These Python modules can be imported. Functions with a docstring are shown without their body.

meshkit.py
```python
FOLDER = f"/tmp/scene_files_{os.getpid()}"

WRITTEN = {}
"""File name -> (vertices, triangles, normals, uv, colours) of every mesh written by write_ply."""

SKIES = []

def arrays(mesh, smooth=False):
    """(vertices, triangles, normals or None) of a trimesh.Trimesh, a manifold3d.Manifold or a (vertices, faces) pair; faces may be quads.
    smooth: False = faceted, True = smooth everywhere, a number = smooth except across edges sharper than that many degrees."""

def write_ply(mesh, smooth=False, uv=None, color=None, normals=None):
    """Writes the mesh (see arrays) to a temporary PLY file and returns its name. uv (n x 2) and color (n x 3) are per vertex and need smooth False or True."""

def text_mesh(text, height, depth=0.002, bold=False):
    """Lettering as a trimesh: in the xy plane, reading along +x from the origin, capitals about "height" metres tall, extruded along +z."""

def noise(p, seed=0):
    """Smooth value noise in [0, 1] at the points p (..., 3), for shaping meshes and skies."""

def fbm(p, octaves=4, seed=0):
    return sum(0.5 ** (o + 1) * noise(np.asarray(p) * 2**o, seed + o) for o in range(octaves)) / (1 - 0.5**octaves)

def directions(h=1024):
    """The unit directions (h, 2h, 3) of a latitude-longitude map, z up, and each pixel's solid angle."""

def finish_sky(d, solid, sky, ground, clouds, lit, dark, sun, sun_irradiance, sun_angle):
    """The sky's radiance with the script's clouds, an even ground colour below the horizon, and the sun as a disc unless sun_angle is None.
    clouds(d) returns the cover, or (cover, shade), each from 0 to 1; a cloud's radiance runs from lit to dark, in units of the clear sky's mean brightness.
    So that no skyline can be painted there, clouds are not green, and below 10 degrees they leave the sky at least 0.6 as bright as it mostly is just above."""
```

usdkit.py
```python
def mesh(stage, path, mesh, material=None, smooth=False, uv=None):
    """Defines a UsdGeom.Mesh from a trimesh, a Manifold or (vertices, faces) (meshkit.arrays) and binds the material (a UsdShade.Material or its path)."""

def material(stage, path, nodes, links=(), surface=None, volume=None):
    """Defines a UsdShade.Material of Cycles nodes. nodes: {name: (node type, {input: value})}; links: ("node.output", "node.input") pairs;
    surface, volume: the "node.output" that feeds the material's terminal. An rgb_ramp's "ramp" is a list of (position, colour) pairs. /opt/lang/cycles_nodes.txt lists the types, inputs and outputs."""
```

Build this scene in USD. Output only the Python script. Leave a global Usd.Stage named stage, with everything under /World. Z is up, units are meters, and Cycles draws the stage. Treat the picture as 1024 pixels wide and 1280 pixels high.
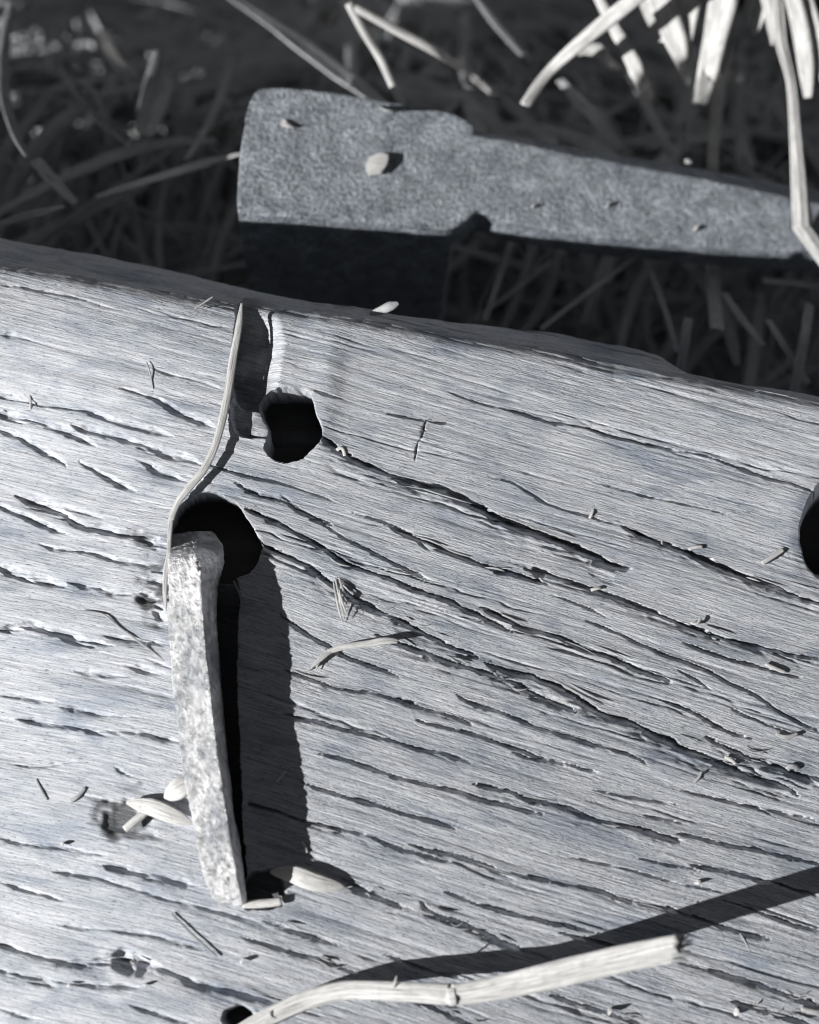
import math, random
import numpy as np
import trimesh, manifold3d, usdkit, meshkit
from scipy.ndimage import map_coordinates, gaussian_filter1d
from scipy.interpolate import RegularGridInterpolator
from scipy.sparse import coo_matrix
from scipy.sparse.linalg import spsolve
import shapely
from shapely.geometry import Polygon
from pxr import Usd, UsdGeom, UsdLux, UsdShade, Gf, Sdf, Vt

# ------------------------------------------------------------------ camera, sky, sun, exposure
stage = Usd.Stage.CreateInMemory()
UsdGeom.SetStageUpAxis(stage, 'Z')
UsdGeom.SetStageMetersPerUnit(stage, 1.0)
world = UsdGeom.Xform.Define(stage, '/World')
UsdGeom.Scope.Define(stage, '/World/Looks')
W, H = 1024.0, 1280.0
DIST, TILT, SIDE, SPAN = 0.36, 15.0, -2.0, 0.171        # metres, degrees, degrees, metres across the picture
EXPOSURE = 1.05
SUN_AZ, SUN_EL = 200.0, 27.0                            # degrees, direction towards the sun in the plane of the beam's face
SUN_I, SKY_I = 1.25, 0.05
a_, b_ = math.radians(TILT), math.radians(SIDE)
BACK = np.array([math.sin(b_), -math.sin(a_) * math.cos(b_), math.cos(a_) * math.cos(b_)])
EYE = DIST * BACK
RIGHT = np.cross([0, 1.0, 0], BACK); RIGHT /= np.linalg.norm(RIGHT)
UP = np.cross(BACK, RIGHT)
cam = UsdGeom.Camera.Define(stage, '/World/camera')
cam.CreateFocalLengthAttr(24.0)
cam.CreateHorizontalApertureAttr(24.0 * SPAN / DIST)
cam.CreateVerticalApertureAttr(24.0 * SPAN / DIST * H / W)
cam.CreateClippingRangeAttr(Gf.Vec2f(0.01, 1000.0))
cam.CreateFStopAttr(4.2)
cam.CreateFocusDistanceAttr(DIST + 0.004)
cam.CreateExposureAttr(EXPOSURE)
M = np.eye(4); M[0, :3] = RIGHT; M[1, :3] = UP; M[2, :3] = BACK; M[3, :3] = EYE
cam.AddTransformOp().Set(Gf.Matrix4d(*M.ravel().tolist()))
sa, se = math.radians(SUN_AZ), math.radians(SUN_EL)
SUN = np.array([math.cos(se) * math.cos(sa), math.cos(se) * math.sin(sa), math.sin(se)])
sky = usdkit.material(stage, '/World/Looks/sky_look', {
    's': ('sky_texture', {'sky_type': 'single_scattering', 'sun_disc': False, 'sun_elevation': se, 'sun_rotation': math.atan2(SUN[0], SUN[1]), 'air_density': 0.2, 'aerosol_density': 0.15}),
    'h': ('hsv', {'saturation': 0.12}),
    'b': ('background_shader', {'strength': SKY_I})}, [('s.color', 'h.color'), ('h.color', 'b.color')], surface='b.background')
dome = UsdLux.DomeLight.Define(stage, '/World/sky')
UsdShade.MaterialBindingAPI.Apply(dome.GetPrim()).Bind(sky)
sun = UsdLux.DistantLight.Define(stage, '/World/sun')
sun.CreateNormalizeAttr(True); sun.CreateIntensityAttr(SUN_I); sun.CreateAngleAttr(0.5); sun.CreateColorAttr(Gf.Vec3f(1.0, 0.985, 0.965))
zx = np.cross([0, 0, 1.0], SUN); zx /= np.linalg.norm(zx); zy = np.cross(SUN, zx)
Ms = np.eye(4); Ms[0, :3] = zx; Ms[1, :3] = zy; Ms[2, :3] = SUN
sun.AddTransformOp().Set(Gf.Matrix4d(*Ms.ravel().tolist()))
dome.GetPrim().SetCustomDataByKey('kind', 'structure')

# ------------------------------------------------------------------ helpers
T = Sdf.ValueTypeNames
MM = 0.001
PXM = SPAN / W                                          # metres per photograph pixel at the beam's face
rng = np.random.default_rng(7)
taken = {}


def at(px, py, z=0.0):
    """The point at height z that the camera sees at pixel (px, py)."""
    px, py, z = np.broadcast_arrays(np.asarray(px, float), np.asarray(py, float), np.asarray(z, float))
    d = ((px - W / 2) * PXM / DIST)[..., None] * RIGHT - ((py - H / 2) * PXM / DIST)[..., None] * UP - BACK
    return EYE + d * ((z - EYE[2]) / d[..., 2])[..., None]


def path_of(name, parent=None):
    base = parent.GetPath().pathString if parent is not None else '/World'
    k = taken.get((base, name), 0); taken[(base, name)] = k + 1
    return f'{base}/{name}' + (f'_{k:03d}' if k else '')


def tag(prim, label=None, category=None, group=None, kind=None):
    for k, v in (('label', label), ('category', category), ('group', group), ('kind', kind)):
        if v:
            prim.SetCustomDataByKey(k, v)
    return prim


def thing(name, label, category, group=None):
    return tag(UsdGeom.Xform.Define(stage, path_of(name)).GetPrim(), label, category, group)


def vnormals(v, f):
    n = np.zeros_like(v)
    fn = np.cross(v[f[:, 1]] - v[f[:, 0]], v[f[:, 2]] - v[f[:, 0]])
    for k in range(3):
        for c in range(3):
            n[:, c] += np.bincount(f[:, k], fn[:, c], len(v))
    return n / np.maximum(np.linalg.norm(n, axis=1, keepdims=True), 1e-20)


def put(name, v, f, mat, parent=None, normals='auto', st=None, floats=None):
    """One Mesh prim."""
    m = UsdGeom.Mesh.Define(stage, path_of(name, parent))
    v = np.asarray(v, float); f = np.asarray(f, int)
    m.CreatePointsAttr(Vt.Vec3fArray.FromNumpy(v.astype(np.float32)))
    m.CreateFaceVertexCountsAttr(Vt.IntArray.FromNumpy(np.full(len(f), 3, np.int32)))
    m.CreateFaceVertexIndicesAttr(Vt.IntArray.FromNumpy(f.astype(np.int32).ravel()))
    m.CreateSubdivisionSchemeAttr('none')
    if normals is not None:
        n = vnormals(v, f) if isinstance(normals, str) else normals
        m.CreateNormalsAttr(Vt.Vec3fArray.FromNumpy(n.astype(np.float32)))
        m.SetNormalsInterpolation('vertex')
    api = UsdGeom.PrimvarsAPI(m)
    if st is not None:
        api.CreatePrimvar('st', T.TexCoord2fArray, 'vertex').Set(Vt.Vec2fArray.FromNumpy(np.asarray(st, np.float32)))
    for k, a in (floats or {}).items():
        api.CreatePrimvar(k, T.FloatArray, 'vertex').Set(Vt.FloatArray.FromNumpy(np.asarray(a, np.float32)))
    UsdShade.MaterialBindingAPI.Apply(m.GetPrim()).Bind(mat)
    return m.GetPrim()


_lat = {}


def gn(x, y, seed=0):
    """Smooth random field in about [-1, 1], one feature per unit."""
    if seed not in _lat:
        _lat[seed] = np.random.default_rng(1000 + seed).uniform(-1, 1, (512, 512)).astype(np.float32)
    return map_coordinates(_lat[seed], [np.asarray(x) + 171.3, np.asarray(y) + 93.7], order=3, mode='grid-wrap', prefilter=False) * 1.7


def fb(x, y, seed=0, n=3, gain=0.5):
    return sum(gain ** k * gn(x * 2 ** k, y * 2 ** k, seed + k) for k in range(n))


def smoothstep(a, b, x):
    t = np.clip((x - a) / (b - a), 0, 1)
    return t * t * (3 - 2 * t)


def catmull(p, n):
    p = np.asarray(p, float)
    d = np.r_[0, np.cumsum(np.maximum(np.linalg.norm(np.diff(p[:, :3], axis=0), axis=1), 1e-9))]
    from scipy.interpolate import PchipInterpolator
    return PchipInterpolator(d / d[-1], p)(np.linspace(0, 1, n))


# ------------------------------------------------------------------ materials
def wood_material():
    n = {
        'uv': ('attribute', {'attribute': 'st'}),
        'stn_shade': ('attribute', {'attribute': 'stain_and_shade'}),  # painted shade of the holes together with the iron stains
        'm1': ('mapping', {'scale': (0.13, 2.6, 1.0)}),
        'fib': ('noise_texture', {'scale': 1.0, 'detail': 5.0, 'roughness': 0.65, 'distortion': 0.15}),
        'm2': ('mapping', {'scale': (0.38, 6.5, 1.0)}),
        'fine': ('noise_texture', {'scale': 1.0, 'detail': 3.0, 'roughness': 0.6, 'distortion': 0.2}),
        'm3': ('mapping', {'scale': (0.05, 0.14, 1.0)}),
        'blot': ('noise_texture', {'scale': 1.0, 'detail': 4.0, 'roughness': 0.6, 'distortion': 0.6}),
        'm4': ('mapping', {'scale': (2.2, 2.2, 1.0)}),
        'speck': ('noise_texture', {'scale': 1.0, 'detail': 4.0, 'roughness': 0.75}),
        'r1': ('rgb_ramp', {'ramp': [(0.25, (0.155, 0.172, 0.2)), (0.5, (0.342, 0.359, 0.387)), (0.78, (0.525, 0.524, 0.528))]}),
        'r2': ('rgb_ramp', {'ramp': [(0.32, (0.64, 0.68, 0.74)), (0.5, (1.0, 1.0, 1.0)), (0.75, (1.12, 1.10, 1.09))]}),
        'r3': ('rgb_ramp', {'ramp': [(0.28, (0.6, 0.62, 0.66)), (0.45, (1.0, 1.0, 1.0)), (1.0, (1.08, 1.08, 1.08))]}),
        'm5': ('mapping', {'scale': (0.75, 4.6, 1.0)}),
        'pore': ('noise_texture', {'scale': 1.0, 'detail': 2.0, 'roughness': 0.6, 'distortion': 0.5}),
        'r4': ('rgb_ramp', {'ramp': [(0.30, (0.34, 0.35, 0.37)), (0.41, (1.0, 1.0, 1.0)), (0.66, (1.0, 1.0, 1.0)), (0.76, (1.3, 1.3, 1.29))]}),
        'x4': ('mix_color', {'blend_type': 'multiply', 'fac': 1.0, 'use_clamp': False}),
        'hp': ('math', {'math_type': 'multiply_add', 'value2': 0.55}),
        'x1': ('mix_color', {'blend_type': 'multiply', 'fac': 1.0, 'use_clamp': False}),
        'x2': ('mix_color', {'blend_type': 'multiply', 'fac': 0.8, 'use_clamp': False}),
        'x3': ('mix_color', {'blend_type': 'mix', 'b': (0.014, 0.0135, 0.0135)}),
        'hm': ('math', {'math_type': 'multiply_add', 'value2': 0.45}),
        'hm2': ('math', {'math_type': 'multiply_add', 'value2': 0.35}),
        'bump': ('bump', {'strength': 1.0, 'distance': 0.0005}),
        'wrn': ('attribute', {'attribute': 'worn'}), 'bs': ('math', {'math_type': 'multiply_add', 'value2': -0.55, 'value3': 1.0}),
        'p': ('principled_bsdf', {'roughness': 0.72, 'specular_ior_level': 0.28}),
    }
    l = [('uv.vector', 'm1.vector'), ('m1.vector', 'fib.vector'), ('uv.vector', 'm2.vector'), ('m2.vector', 'fine.vector'),
         ('uv.vector', 'm3.vector'), ('m3.vector', 'blot.vector'), ('uv.vector', 'm4.vector'), ('m4.vector', 'speck.vector'),
         ('fib.fac', 'r1.fac'), ('blot.fac', 'r2.fac'), ('speck.fac', 'r3.fac'), ('r1.color', 'x1.a'), ('r2.color', 'x1.b'),
         ('x1.result', 'x2.a'), ('r3.color', 'x2.b'), ('x2.result', 'x4.a'), ('r4.color', 'x4.b'), ('uv.vector', 'm5.vector'), ('m5.vector', 'pore.vector'), ('pore.fac', 'r4.fac'), ('x4.result', 'x3.a'), ('stn_shade.fac', 'x3.fac'), ('x3.result', 'p.base_color'),
         ('fine.fac', 'hm.value1'), ('fib.fac', 'hm.value3'), ('speck.fac', 'hm2.value1'), ('hm.value', 'hm2.value3'), ('pore.fac', 'hp.value1'), ('hm2.value', 'hp.value3'), ('hp.value', 'bump.height'),
         ('wrn.fac', 'bs.value1'), ('bs.value', 'bump.strength'), ('bump.normal', 'p.normal')]
    return usdkit.material(stage, '/World/Looks/weathered_wood', n, l, surface='p.BSDF')


def iron_material(name, dark, light, scale, dist, rough, level, metal=0.15):
    n = {
        'g': ('texture_coordinate', {}),
        'n1': ('noise_texture', {'scale': scale, 'detail': 6.0, 'roughness': 0.68}),
        'n2': ('noise_texture', {'scale': scale * 0.17, 'detail': 4.0, 'roughness': 0.6, 'distortion': 0.5}),
        'v': ('voronoi_texture', {'feature': 'smooth_f1', 'scale': scale * 0.8, 'smoothness': 0.6}),
        'r': ('rgb_ramp', {'ramp': [(0.32, dark), (0.58, light), (0.66, light), (0.72, tuple(min(0.8, 1.7 * c) for c in light))]}),
        'r2': ('rgb_ramp', {'ramp': [(0.3, (0.5, 0.53, 0.58)), (0.5, (0.95, 0.95, 0.95)), (0.72, (1.5, 1.47, 1.49))]}),
        'x': ('mix_color', {'blend_type': 'multiply', 'fac': 1.0, 'use_clamp': False}),
        'h': ('math', {'math_type': 'multiply_add', 'value2': 0.3}),
        'rr': ('map_range', {'from_min': 0.3, 'from_max': 0.7, 'to_min': rough - 0.12, 'to_max': rough + 0.15}),
        'bump': ('bump', {'strength': 0.9, 'distance': dist}),
        'p': ('principled_bsdf', {'specular_ior_level': level, 'metallic': metal}),
    }
    l = [('g.object', 'n1.vector'), ('g.object', 'n2.vector'), ('g.object', 'v.vector'), ('n1.fac', 'r.fac'), ('n2.fac', 'r2.fac'),
         ('r.color', 'x.a'), ('r2.color', 'x.b'), ('x.result', 'p.base_color'), ('v.distance', 'h.value1'), ('n1.fac', 'h.value3'),
         ('h.value', 'bump.height'), ('bump.normal', 'p.normal'), ('n1.fac', 'rr.value'), ('rr.result', 'p.roughness')]
    return usdkit.material(stage, f'/World/Looks/{name}', n, l, surface='p.BSDF')


def straw_material(name, lo, hi, trans=0.25, rough=0.5):
    n = {
        'uv': ('attribute', {'attribute': 'st'}),
        'oi': ('object_info', {}),
        'm': ('mapping', {'scale': (0.12, 9.0, 1.0)}),
        'n': ('noise_texture', {'scale': 1.0, 'detail': 4.0, 'roughness': 0.6, 'dimensions': '3D'}),
        'm2': ('mapping', {'scale': (0.5, 2.0, 1.0)}),
        'n2': ('noise_texture', {'scale': 1.0, 'detail': 4.0, 'roughness': 0.65}),
        'r': ('rgb_ramp', {'ramp': [(0.3, lo), (0.62, hi)]}),
        'r2': ('rgb_ramp', {'ramp': [(0.3, (0.72, 0.73, 0.75)), (0.5, (1, 1, 1))]}),
        'x': ('mix_color', {'blend_type': 'multiply', 'fac': 0.8}),
        'b': ('bump', {'strength': 0.9, 'distance': 0.0003}),
        'p': ('principled_bsdf', {'roughness': rough, 'specular_ior_level': 0.4}),
        't': ('translucent_bsdf', {}),
        'mx': ('mix_closure', {'fac': trans}),
    }
    l = [('uv.vector', 'm.vector'), ('m.vector', 'n.vector'), ('uv.vector', 'm2.vector'), ('m2.vector', 'n2.vector'), ('n.fac', 'r.fac'), ('n2.fac', 'r2.fac'),
         ('r.color', 'x.a'), ('r2.color', 'x.b'), ('x.result', 'p.base_color'), ('x.result', 't.color'), ('n.fac', 'b.height'), ('b.normal', 'p.normal'),
         ('p.BSDF', 'mx.closure1'), ('t.BSDF', 'mx.closure2')]
    return usdkit.material(stage, f'/World/Looks/{name}', n, l, surface='mx.closure')


WOOD = wood_material()
IRON = iron_material('rough_cast_iron', (0.03, 0.037, 0.046), (0.29, 0.325, 0.365), 1100.0, 0.0016, 0.5, 0.7)
IRON2 = iron_material('pitted_forged_iron', (0.34, 0.345, 0.352), (0.58, 0.583, 0.59), 620.0, 0.0022, 0.46, 0.5, 0.8)
STRAW = straw_material('pale_straw', (0.24, 0.242, 0.24), (0.66, 0.655, 0.642))
STRAW2 = straw_material('grey_straw', (0.22, 0.23, 0.24), (0.50, 0.51, 0.52), 0.2)
STRAW3 = straw_material('old_straw', (0.13, 0.135, 0.14), (0.36, 0.37, 0.38), 0.15, 0.6)
HUSK = straw_material('pale_husk', (0.42, 0.415, 0.405), (0.66, 0.65, 0.635), 0.2, 0.45)
SOIL = usdkit.material(stage, '/World/Looks/dark_soil', {
    'g': ('geometry', {}), 'n': ('noise_texture', {'scale': 140.0, 'detail': 6.0, 'roughness': 0.7}),
    'r': ('rgb_ramp', {'ramp': [(0.3, (0.012, 0.011, 0.011)), (0.7, (0.05, 0.048, 0.046))]}),
    'b': ('bump', {'strength': 1.0, 'distance': 0.004}), 'p': ('principled_bsdf', {'roughness': 0.95, 'specular_ior_level': 0.1})},
    [('g.position', 'n.vector'), ('n.fac', 'r.fac'), ('r.color', 'p.base_color'), ('n.fac', 'b.height'), ('b.normal', 'p.normal')], surface='p.BSDF')

# ------------------------------------------------------------------ ground
GZ = -0.340
gx = np.unique(np.r_[-30, -8, -2, np.linspace(-0.6, 0.6, 121), 2, 8, 30])
GX, GY = np.meshgrid(gx, gx, indexing='ij')
gh = GZ + 0.004 * fb(GX * 40, GY * 40, 60, 3) * (np.abs(GX) < 0.6) * (np.abs(GY) < 0.6)
gi = np.arange(GX.size).reshape(GX.shape)


def grid_faces(i):
    a, b, c, d = i[:-1, :-1].ravel(), i[1:, :-1].ravel(), i[1:, 1:].ravel(), i[:-1, 1:].ravel()
    return np.vstack([np.c_[a, b, c], np.c_[a, c, d]])


g = put('ground', np.c_[GX.ravel(), GY.ravel(), gh.ravel()], grid_faces(gi), SOIL)
tag(g, 'dark bare soil under the dry grass', None, None, 'structure')

# ------------------------------------------------------------------ timber beam: cracks traced along the grain (half width px, depth px, points)
CR = [
 # right part
 (7.5, 14, [(398,545),(430,566),(470,586),(505,601),(554,612),(575,622),(624,648),(660,662),(700,674),(735,689),(764,702),(792,710)]),
 (1.5, 2.5, [(600,595),(635,602),(700,635),(740,645),(779,655)]),
 (5, 11, [(779,655),(824,675),(850,683),(884,696),(925,711),(955,722),(985,734),(1040,750)]),
 (1.6, 4, [(560,488),(589,499),(640,512),(689,527),(734,534),(767,544),(805,552),(842,560),(884,569),(940,587),(985,600),(1030,614)]),
 (1, 2.2, [(740,600),(779,610),(824,621),(880,632),(920,643)]),
 (4.2, 9, [(655,708),(680,715),(715,727),(767,741),(801,756),(842,770),(865,780),(902,791),(951,804),(992,812),(1040,820)]),
 (1.6, 4, [(857,801),(902,816),(951,829),(985,838),(1010,843)]),
 (2, 4.5, [(734,774),(779,791),(820,810),(850,821),(884,834),(917,851),(955,868),(989,890),(1040,912)]),
 (3, 8, [(600,760),(630,772),(662,786),(696,793),(730,808),(764,819),(797,834),(842,851)]),
 (2.4, 6, [(827,872),(869,887),(902,904),(947,921)]),
 (5.5, 12, [(322,676),(357,696),(385,707),(405,722),(433,741),(460,756),(484,770)]),
 (4.2, 14, [(482,768),(501,776),(535,792),(562,806),(597,821)]),
 (4.5, 10, [(470,790),(508,807),(542,819),(576,832),(603,838),(638,851),(670,864),(696,877),(722,889)]),
 (5.5, 14, [(606,824),(640,838),(677,847),(715,866),(752,889),(790,900),(827,919),(865,936),(902,951),(940,964),(977,977),(1007,993)]),
 (4.4, 12, [(886,918),(925,937),(959,951),(992,961),(1040,974)]),
 (2.2, 5, [(570,868),(583,876),(627,891),(677,909),(722,922),(752,932),(782,939),(810,953)]),
 (2.2, 5, [(520,899),(528,903),(576,913),(620,927),(655,939),(680,948),(707,954),(740,962)]),
 (2.6, 6, [(350,768),(381,790),(412,807),(436,821),(467,833),(500,846)]),
 (3.4, 7, [(352,836),(388,848),(422,860),(456,864),(494,873),(525,883),(569,896),(590,905)]),
 (3.4, 6, [(355,893),(405,905),(439,913),(473,922),(515,934),(552,942),(590,956)]),
 (2.4, 5, [(398,941),(446,954),(489,969),(532,980),(576,990),(608,1001),(655,1012),(680,1018)]),
 (4, 8, [(590,978),(633,990),(660,999),(706,1008),(749,1024),(802,1036),(858,1051)]),
 (2.6, 5, [(845,1040),(902,1052),(944,1059),(991,1070),(1040,1080)]),
 (2.4, 5, [(375,978),(424,994),(467,1005),(511,1018),(547,1028),(570,1036)]),
 (3.4, 9, [(310,1004),(377,1025),(424,1037),(464,1046),(496,1060),(532,1070),(565,1078)]),
 (3.2, 7.5, [(512,1055),(561,1068),(597,1078),(630,1091),(660,1095),(703,1104),(742,1111),(784,1123),(831,1134),(873,1146),(916,1160),(970,1174)]),
 (2.5, 6, [(555,1115),(597,1129),(633,1138),(670,1148),(706,1157),(752,1167)]),
 (2.5, 6, [(700,1165),(738,1175),(784,1186),(830,1197)]),
 (6, 5, [(422,1099),(453,1112),(482,1126),(515,1137)]),
 (4, 9, [(524,1128),(547,1144),(576,1155),(612,1169),(652,1186)]),
 (2.4, 5, [(478,1191),(520,1207),(554,1217),(590,1227)]),
 (3, 6.5, [(508,1249),(547,1263),(583,1278),(620,1292)]),
 (3.4, 4, [(300,1170),(330,1180),(366,1189),(402,1202),(453,1217)]),
 (4, 3, [(336,1149),(380,1167),(424,1183)]),
 (4, 10, [(845,1200),(895,1214),(937,1225),(980,1240),(1040,1258)]),
 (3, 7, [(918,1253),(962,1263),(994,1271),(1030,1286)]),
 (3.2, 7, [(688,1243),(731,1256),(767,1269),(810,1285)]),
 (2.8, 5, [(862,1081),(905,1087),(944,1095),(980,1105),(1030,1121)]),
 (2.4, 5, [(905,1124),(966,1144),(998,1155),(1040,1167)]),
 (1.3, 2.5, [(795,1071),(852,1083),(880,1090)]),
 (1.3, 2.5, [(715,1071),(784,1087),(838,1100),(905,1115)]),
 (2, 3.5, [(808,1017),(863,1029)]),
 (1.8, 4, [(640,940),(660,947),(717,957),(750,965)]),
 (1.2, 3, [(740,985),(790,995),(850,1004)]), (1.2, 3, [(855,985),(900,997),(960,1008),(1030,1022)]),
 (1.4, 3, [(915,882),(960,900),(1000,915)]), (1.2, 3, [(850,835),(870,845),(895,862)]),
 (1.1, 2.5, [(690,742),(720,752),(760,770)]),
 (2.8, 7, [(293,600),(323,616),(356,626),(378,640),(417,658)]),
 (3, 8, [(306,634),(343,651),(378,670),(402,683),(433,704),(477,719),(518,736),(549,746),(586,763),(642,789)]),
 (1.8, 4, [(350,618),(378,637),(417,664),(460,688),(494,705),(535,723)]),
 (3, 8, [(488,662),(535,678),(569,693),(610,708),(645,717),(690,730)]),
 (1.4, 3.5, [(484,516),(505,520),(530,525),(570,531)]), (1.6, 4, [(388,486),(415,496),(428,499)]),
 (3.4, 8, [(531,527),(530,536),(526,546)]), (1.4, 3, [(525,548),(521,560),(519,578)]),
 (1.6, 3.5, [(258,576),(300,590),(360,606),(420,628)]), (1.6, 3.5, [(440,640),(500,662),(540,690)]),
 # left part, worn softer
 (3.6, 3.6, [(-20,478),(0,483),(47,496),(98,503),(137,518),(184,531),(215,542)]),
 (5, 5, [(-20,500),(0,505),(39,516),(78,530),(117,549)]),
 (6, 5, [(86,522),(141,537),(188,554),(234,569),(256,579)]),
 (4.5, 4.5, [(148,479),(188,493),(227,514),(270,532)]),
 (2, 2.5, [(191,458),(234,471),(275,484)]),
 (4.5, 5, [(-20,520),(0,526),(39,546),(78,572)]), (4, 4.5, [(94,567),(129,588),(168,608)]),
 (3.8, 4.5, [(168,569),(203,585),(236,601)]), (2.4, 2.5, [(-10,411),(27,417),(53,427)]),
 (7, 7, [(10,604),(32,611),(54,620),(73,630),(93,646),(122,652),(146,660),(166,662),(190,672),(214,676)]),
 (4, 4, [(60,621),(93,629),(126,642)]), (4.4, 6, [(-20,615),(0,622),(24,632),(49,644),(80,658)]),
 (3.6, 4, [(40,667),(73,678),(103,681),(132,689),(161,697),(190,701)]),
 (5.4, 5.5, [(-20,692),(0,700),(27,710),(49,715),(75,724)]), (4.4, 4.5, [(78,719),(107,725),(137,733),(172,735)]),
 (6, 6.5, [(-20,777),(0,775),(29,773),(59,782),(85,789),(105,794),(140,802)]),
 (4, 4, [(123,787),(156,794),(186,799),(210,803)]),
 (4.2, 4, [(88,833),(122,837),(160,841)]), (4, 4, [(152,827),(178,833),(204,839)]),
 (3.4, 4, [(-20,858),(0,861),(29,864),(62,871)]), (3.4, 3.6, [(66,877),(98,883),(127,889),(170,895)]),
 (4.4, 5, [(10,891),(54,897),(93,904),(117,909),(166,912),(202,921),(224,926)]),
 (2.4, 2.2, [(0,948),(35,951),(90,947)]), (5, 4, [(140,957),(165,969)]), (3, 2.4, [(100,993),(148,1000)]),
 (3.8, 3.8, [(-20,1041),(0,1045),(44,1052),(83,1058),(130,1066)]),
 (3.2, 3.6, [(60,1087),(110,1093),(154,1107),(198,1120),(246,1133),(299,1146),(360,1160),(425,1182)]),
 (5.4, 5.5, [(126,1080),(176,1089),(211,1100),(250,1106)]), (3, 3, [(-10,1101),(44,1115),(76,1124)]),
 (3, 3, [(65,1153),(132,1161),(176,1165),(211,1175),(266,1187)]),
 (4.4, 5, [(-20,1176),(0,1181),(44,1197),(97,1203),(145,1199),(185,1206),(246,1230),(308,1245),(355,1260)]),
 (4.2, 4.5, [(-20,1212),(0,1216),(53,1225),(110,1230),(175,1233)]),
 (3, 3.5, [(160,1257),(211,1273),(240,1282)]), (3, 3, [(-10,1262),(44,1277)]),
 (2, 2, [(0,352),(60,362),(140,384)]), (2, 2.2, [(180,820),(205,830),(215,836)]),
]

# --- direction of the grain, from the traced cracks
mid, ang, wt = [], [], []
for hw, dp, pts in CR:
    P = at([p[0] for p in pts], [p[1] for p in pts])[:, :2]
    for p, q in zip(P[:-1], P[1:]):
        e = q - p
        if abs(e[1]) > 1.2 * abs(e[0]):
            continue
        mid.append((p + q) / 2); ang.append(math.atan2(e[1], e[0])); wt.append(np.linalg.norm(e))
for px in range(0, 1101, 60):                           # along the far edge the grain follows the edge
    mid.append(at(px, 345 + 0.16 * px)[:2]); ang.append(math.radians(-9.5)); wt.append(0.02)
mid, ang, wt = np.array(mid), np.array(ang), np.array(wt)
NG = 121
cg = np.linspace(-0.15, 0.15, NG); hg = cg[1] - cg[0]
CX, CY = np.meshgrid(cg, cg, indexing='ij')
d2 = (CX[..., None] - mid[:, 0]) ** 2 + ((CY[..., None] - mid[:, 1]) * 1.5) ** 2
ww = wt / (d2 + 0.007 ** 2) ** 1.3
TH = (ww * ang).sum(-1) / ww.sum(-1)


def potential(tx, ty):
    i = np.arange(NG * NG).reshape(NG, NG)
    rows, cols, vals, rhs = [], [], [], []
    k = 0
    for (p, q, t) in ((i[:-1], i[1:], (tx[:-1] + tx[1:]) / 2), (i[:, :-1], i[:, 1:], (ty[:, :-1] + ty[:, 1:]) / 2)):
        n_ = p.size; r = np.arange(k, k + n_); k += n_
        rows += [r, r]; cols += [p.ravel(), q.ravel()]; vals += [-np.ones(n_), np.ones(n_)]; rhs.append(t.ravel() * hg)
    rows.append([k]); cols.append([i[NG // 2, NG // 2]]); vals.append([1.0]); rhs.append([0.0])
    A = coo_matrix((np.concatenate(vals), (np.concatenate(rows), np.concatenate(cols)))).tocsr()
    return spsolve((A.T @ A).tocsc(), A.T @ np.concatenate(rhs)).reshape(NG, NG)


UU = RegularGridInterpolator((cg, cg), potential(np.cos(TH), np.sin(TH)) * 1000, bounds_error=False, fill_value=None)
VV = RegularGridInterpolator((cg, cg), potential(-np.sin(TH), np.cos(TH)) * 1000, bounds_error=False, fill_value=None)

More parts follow.
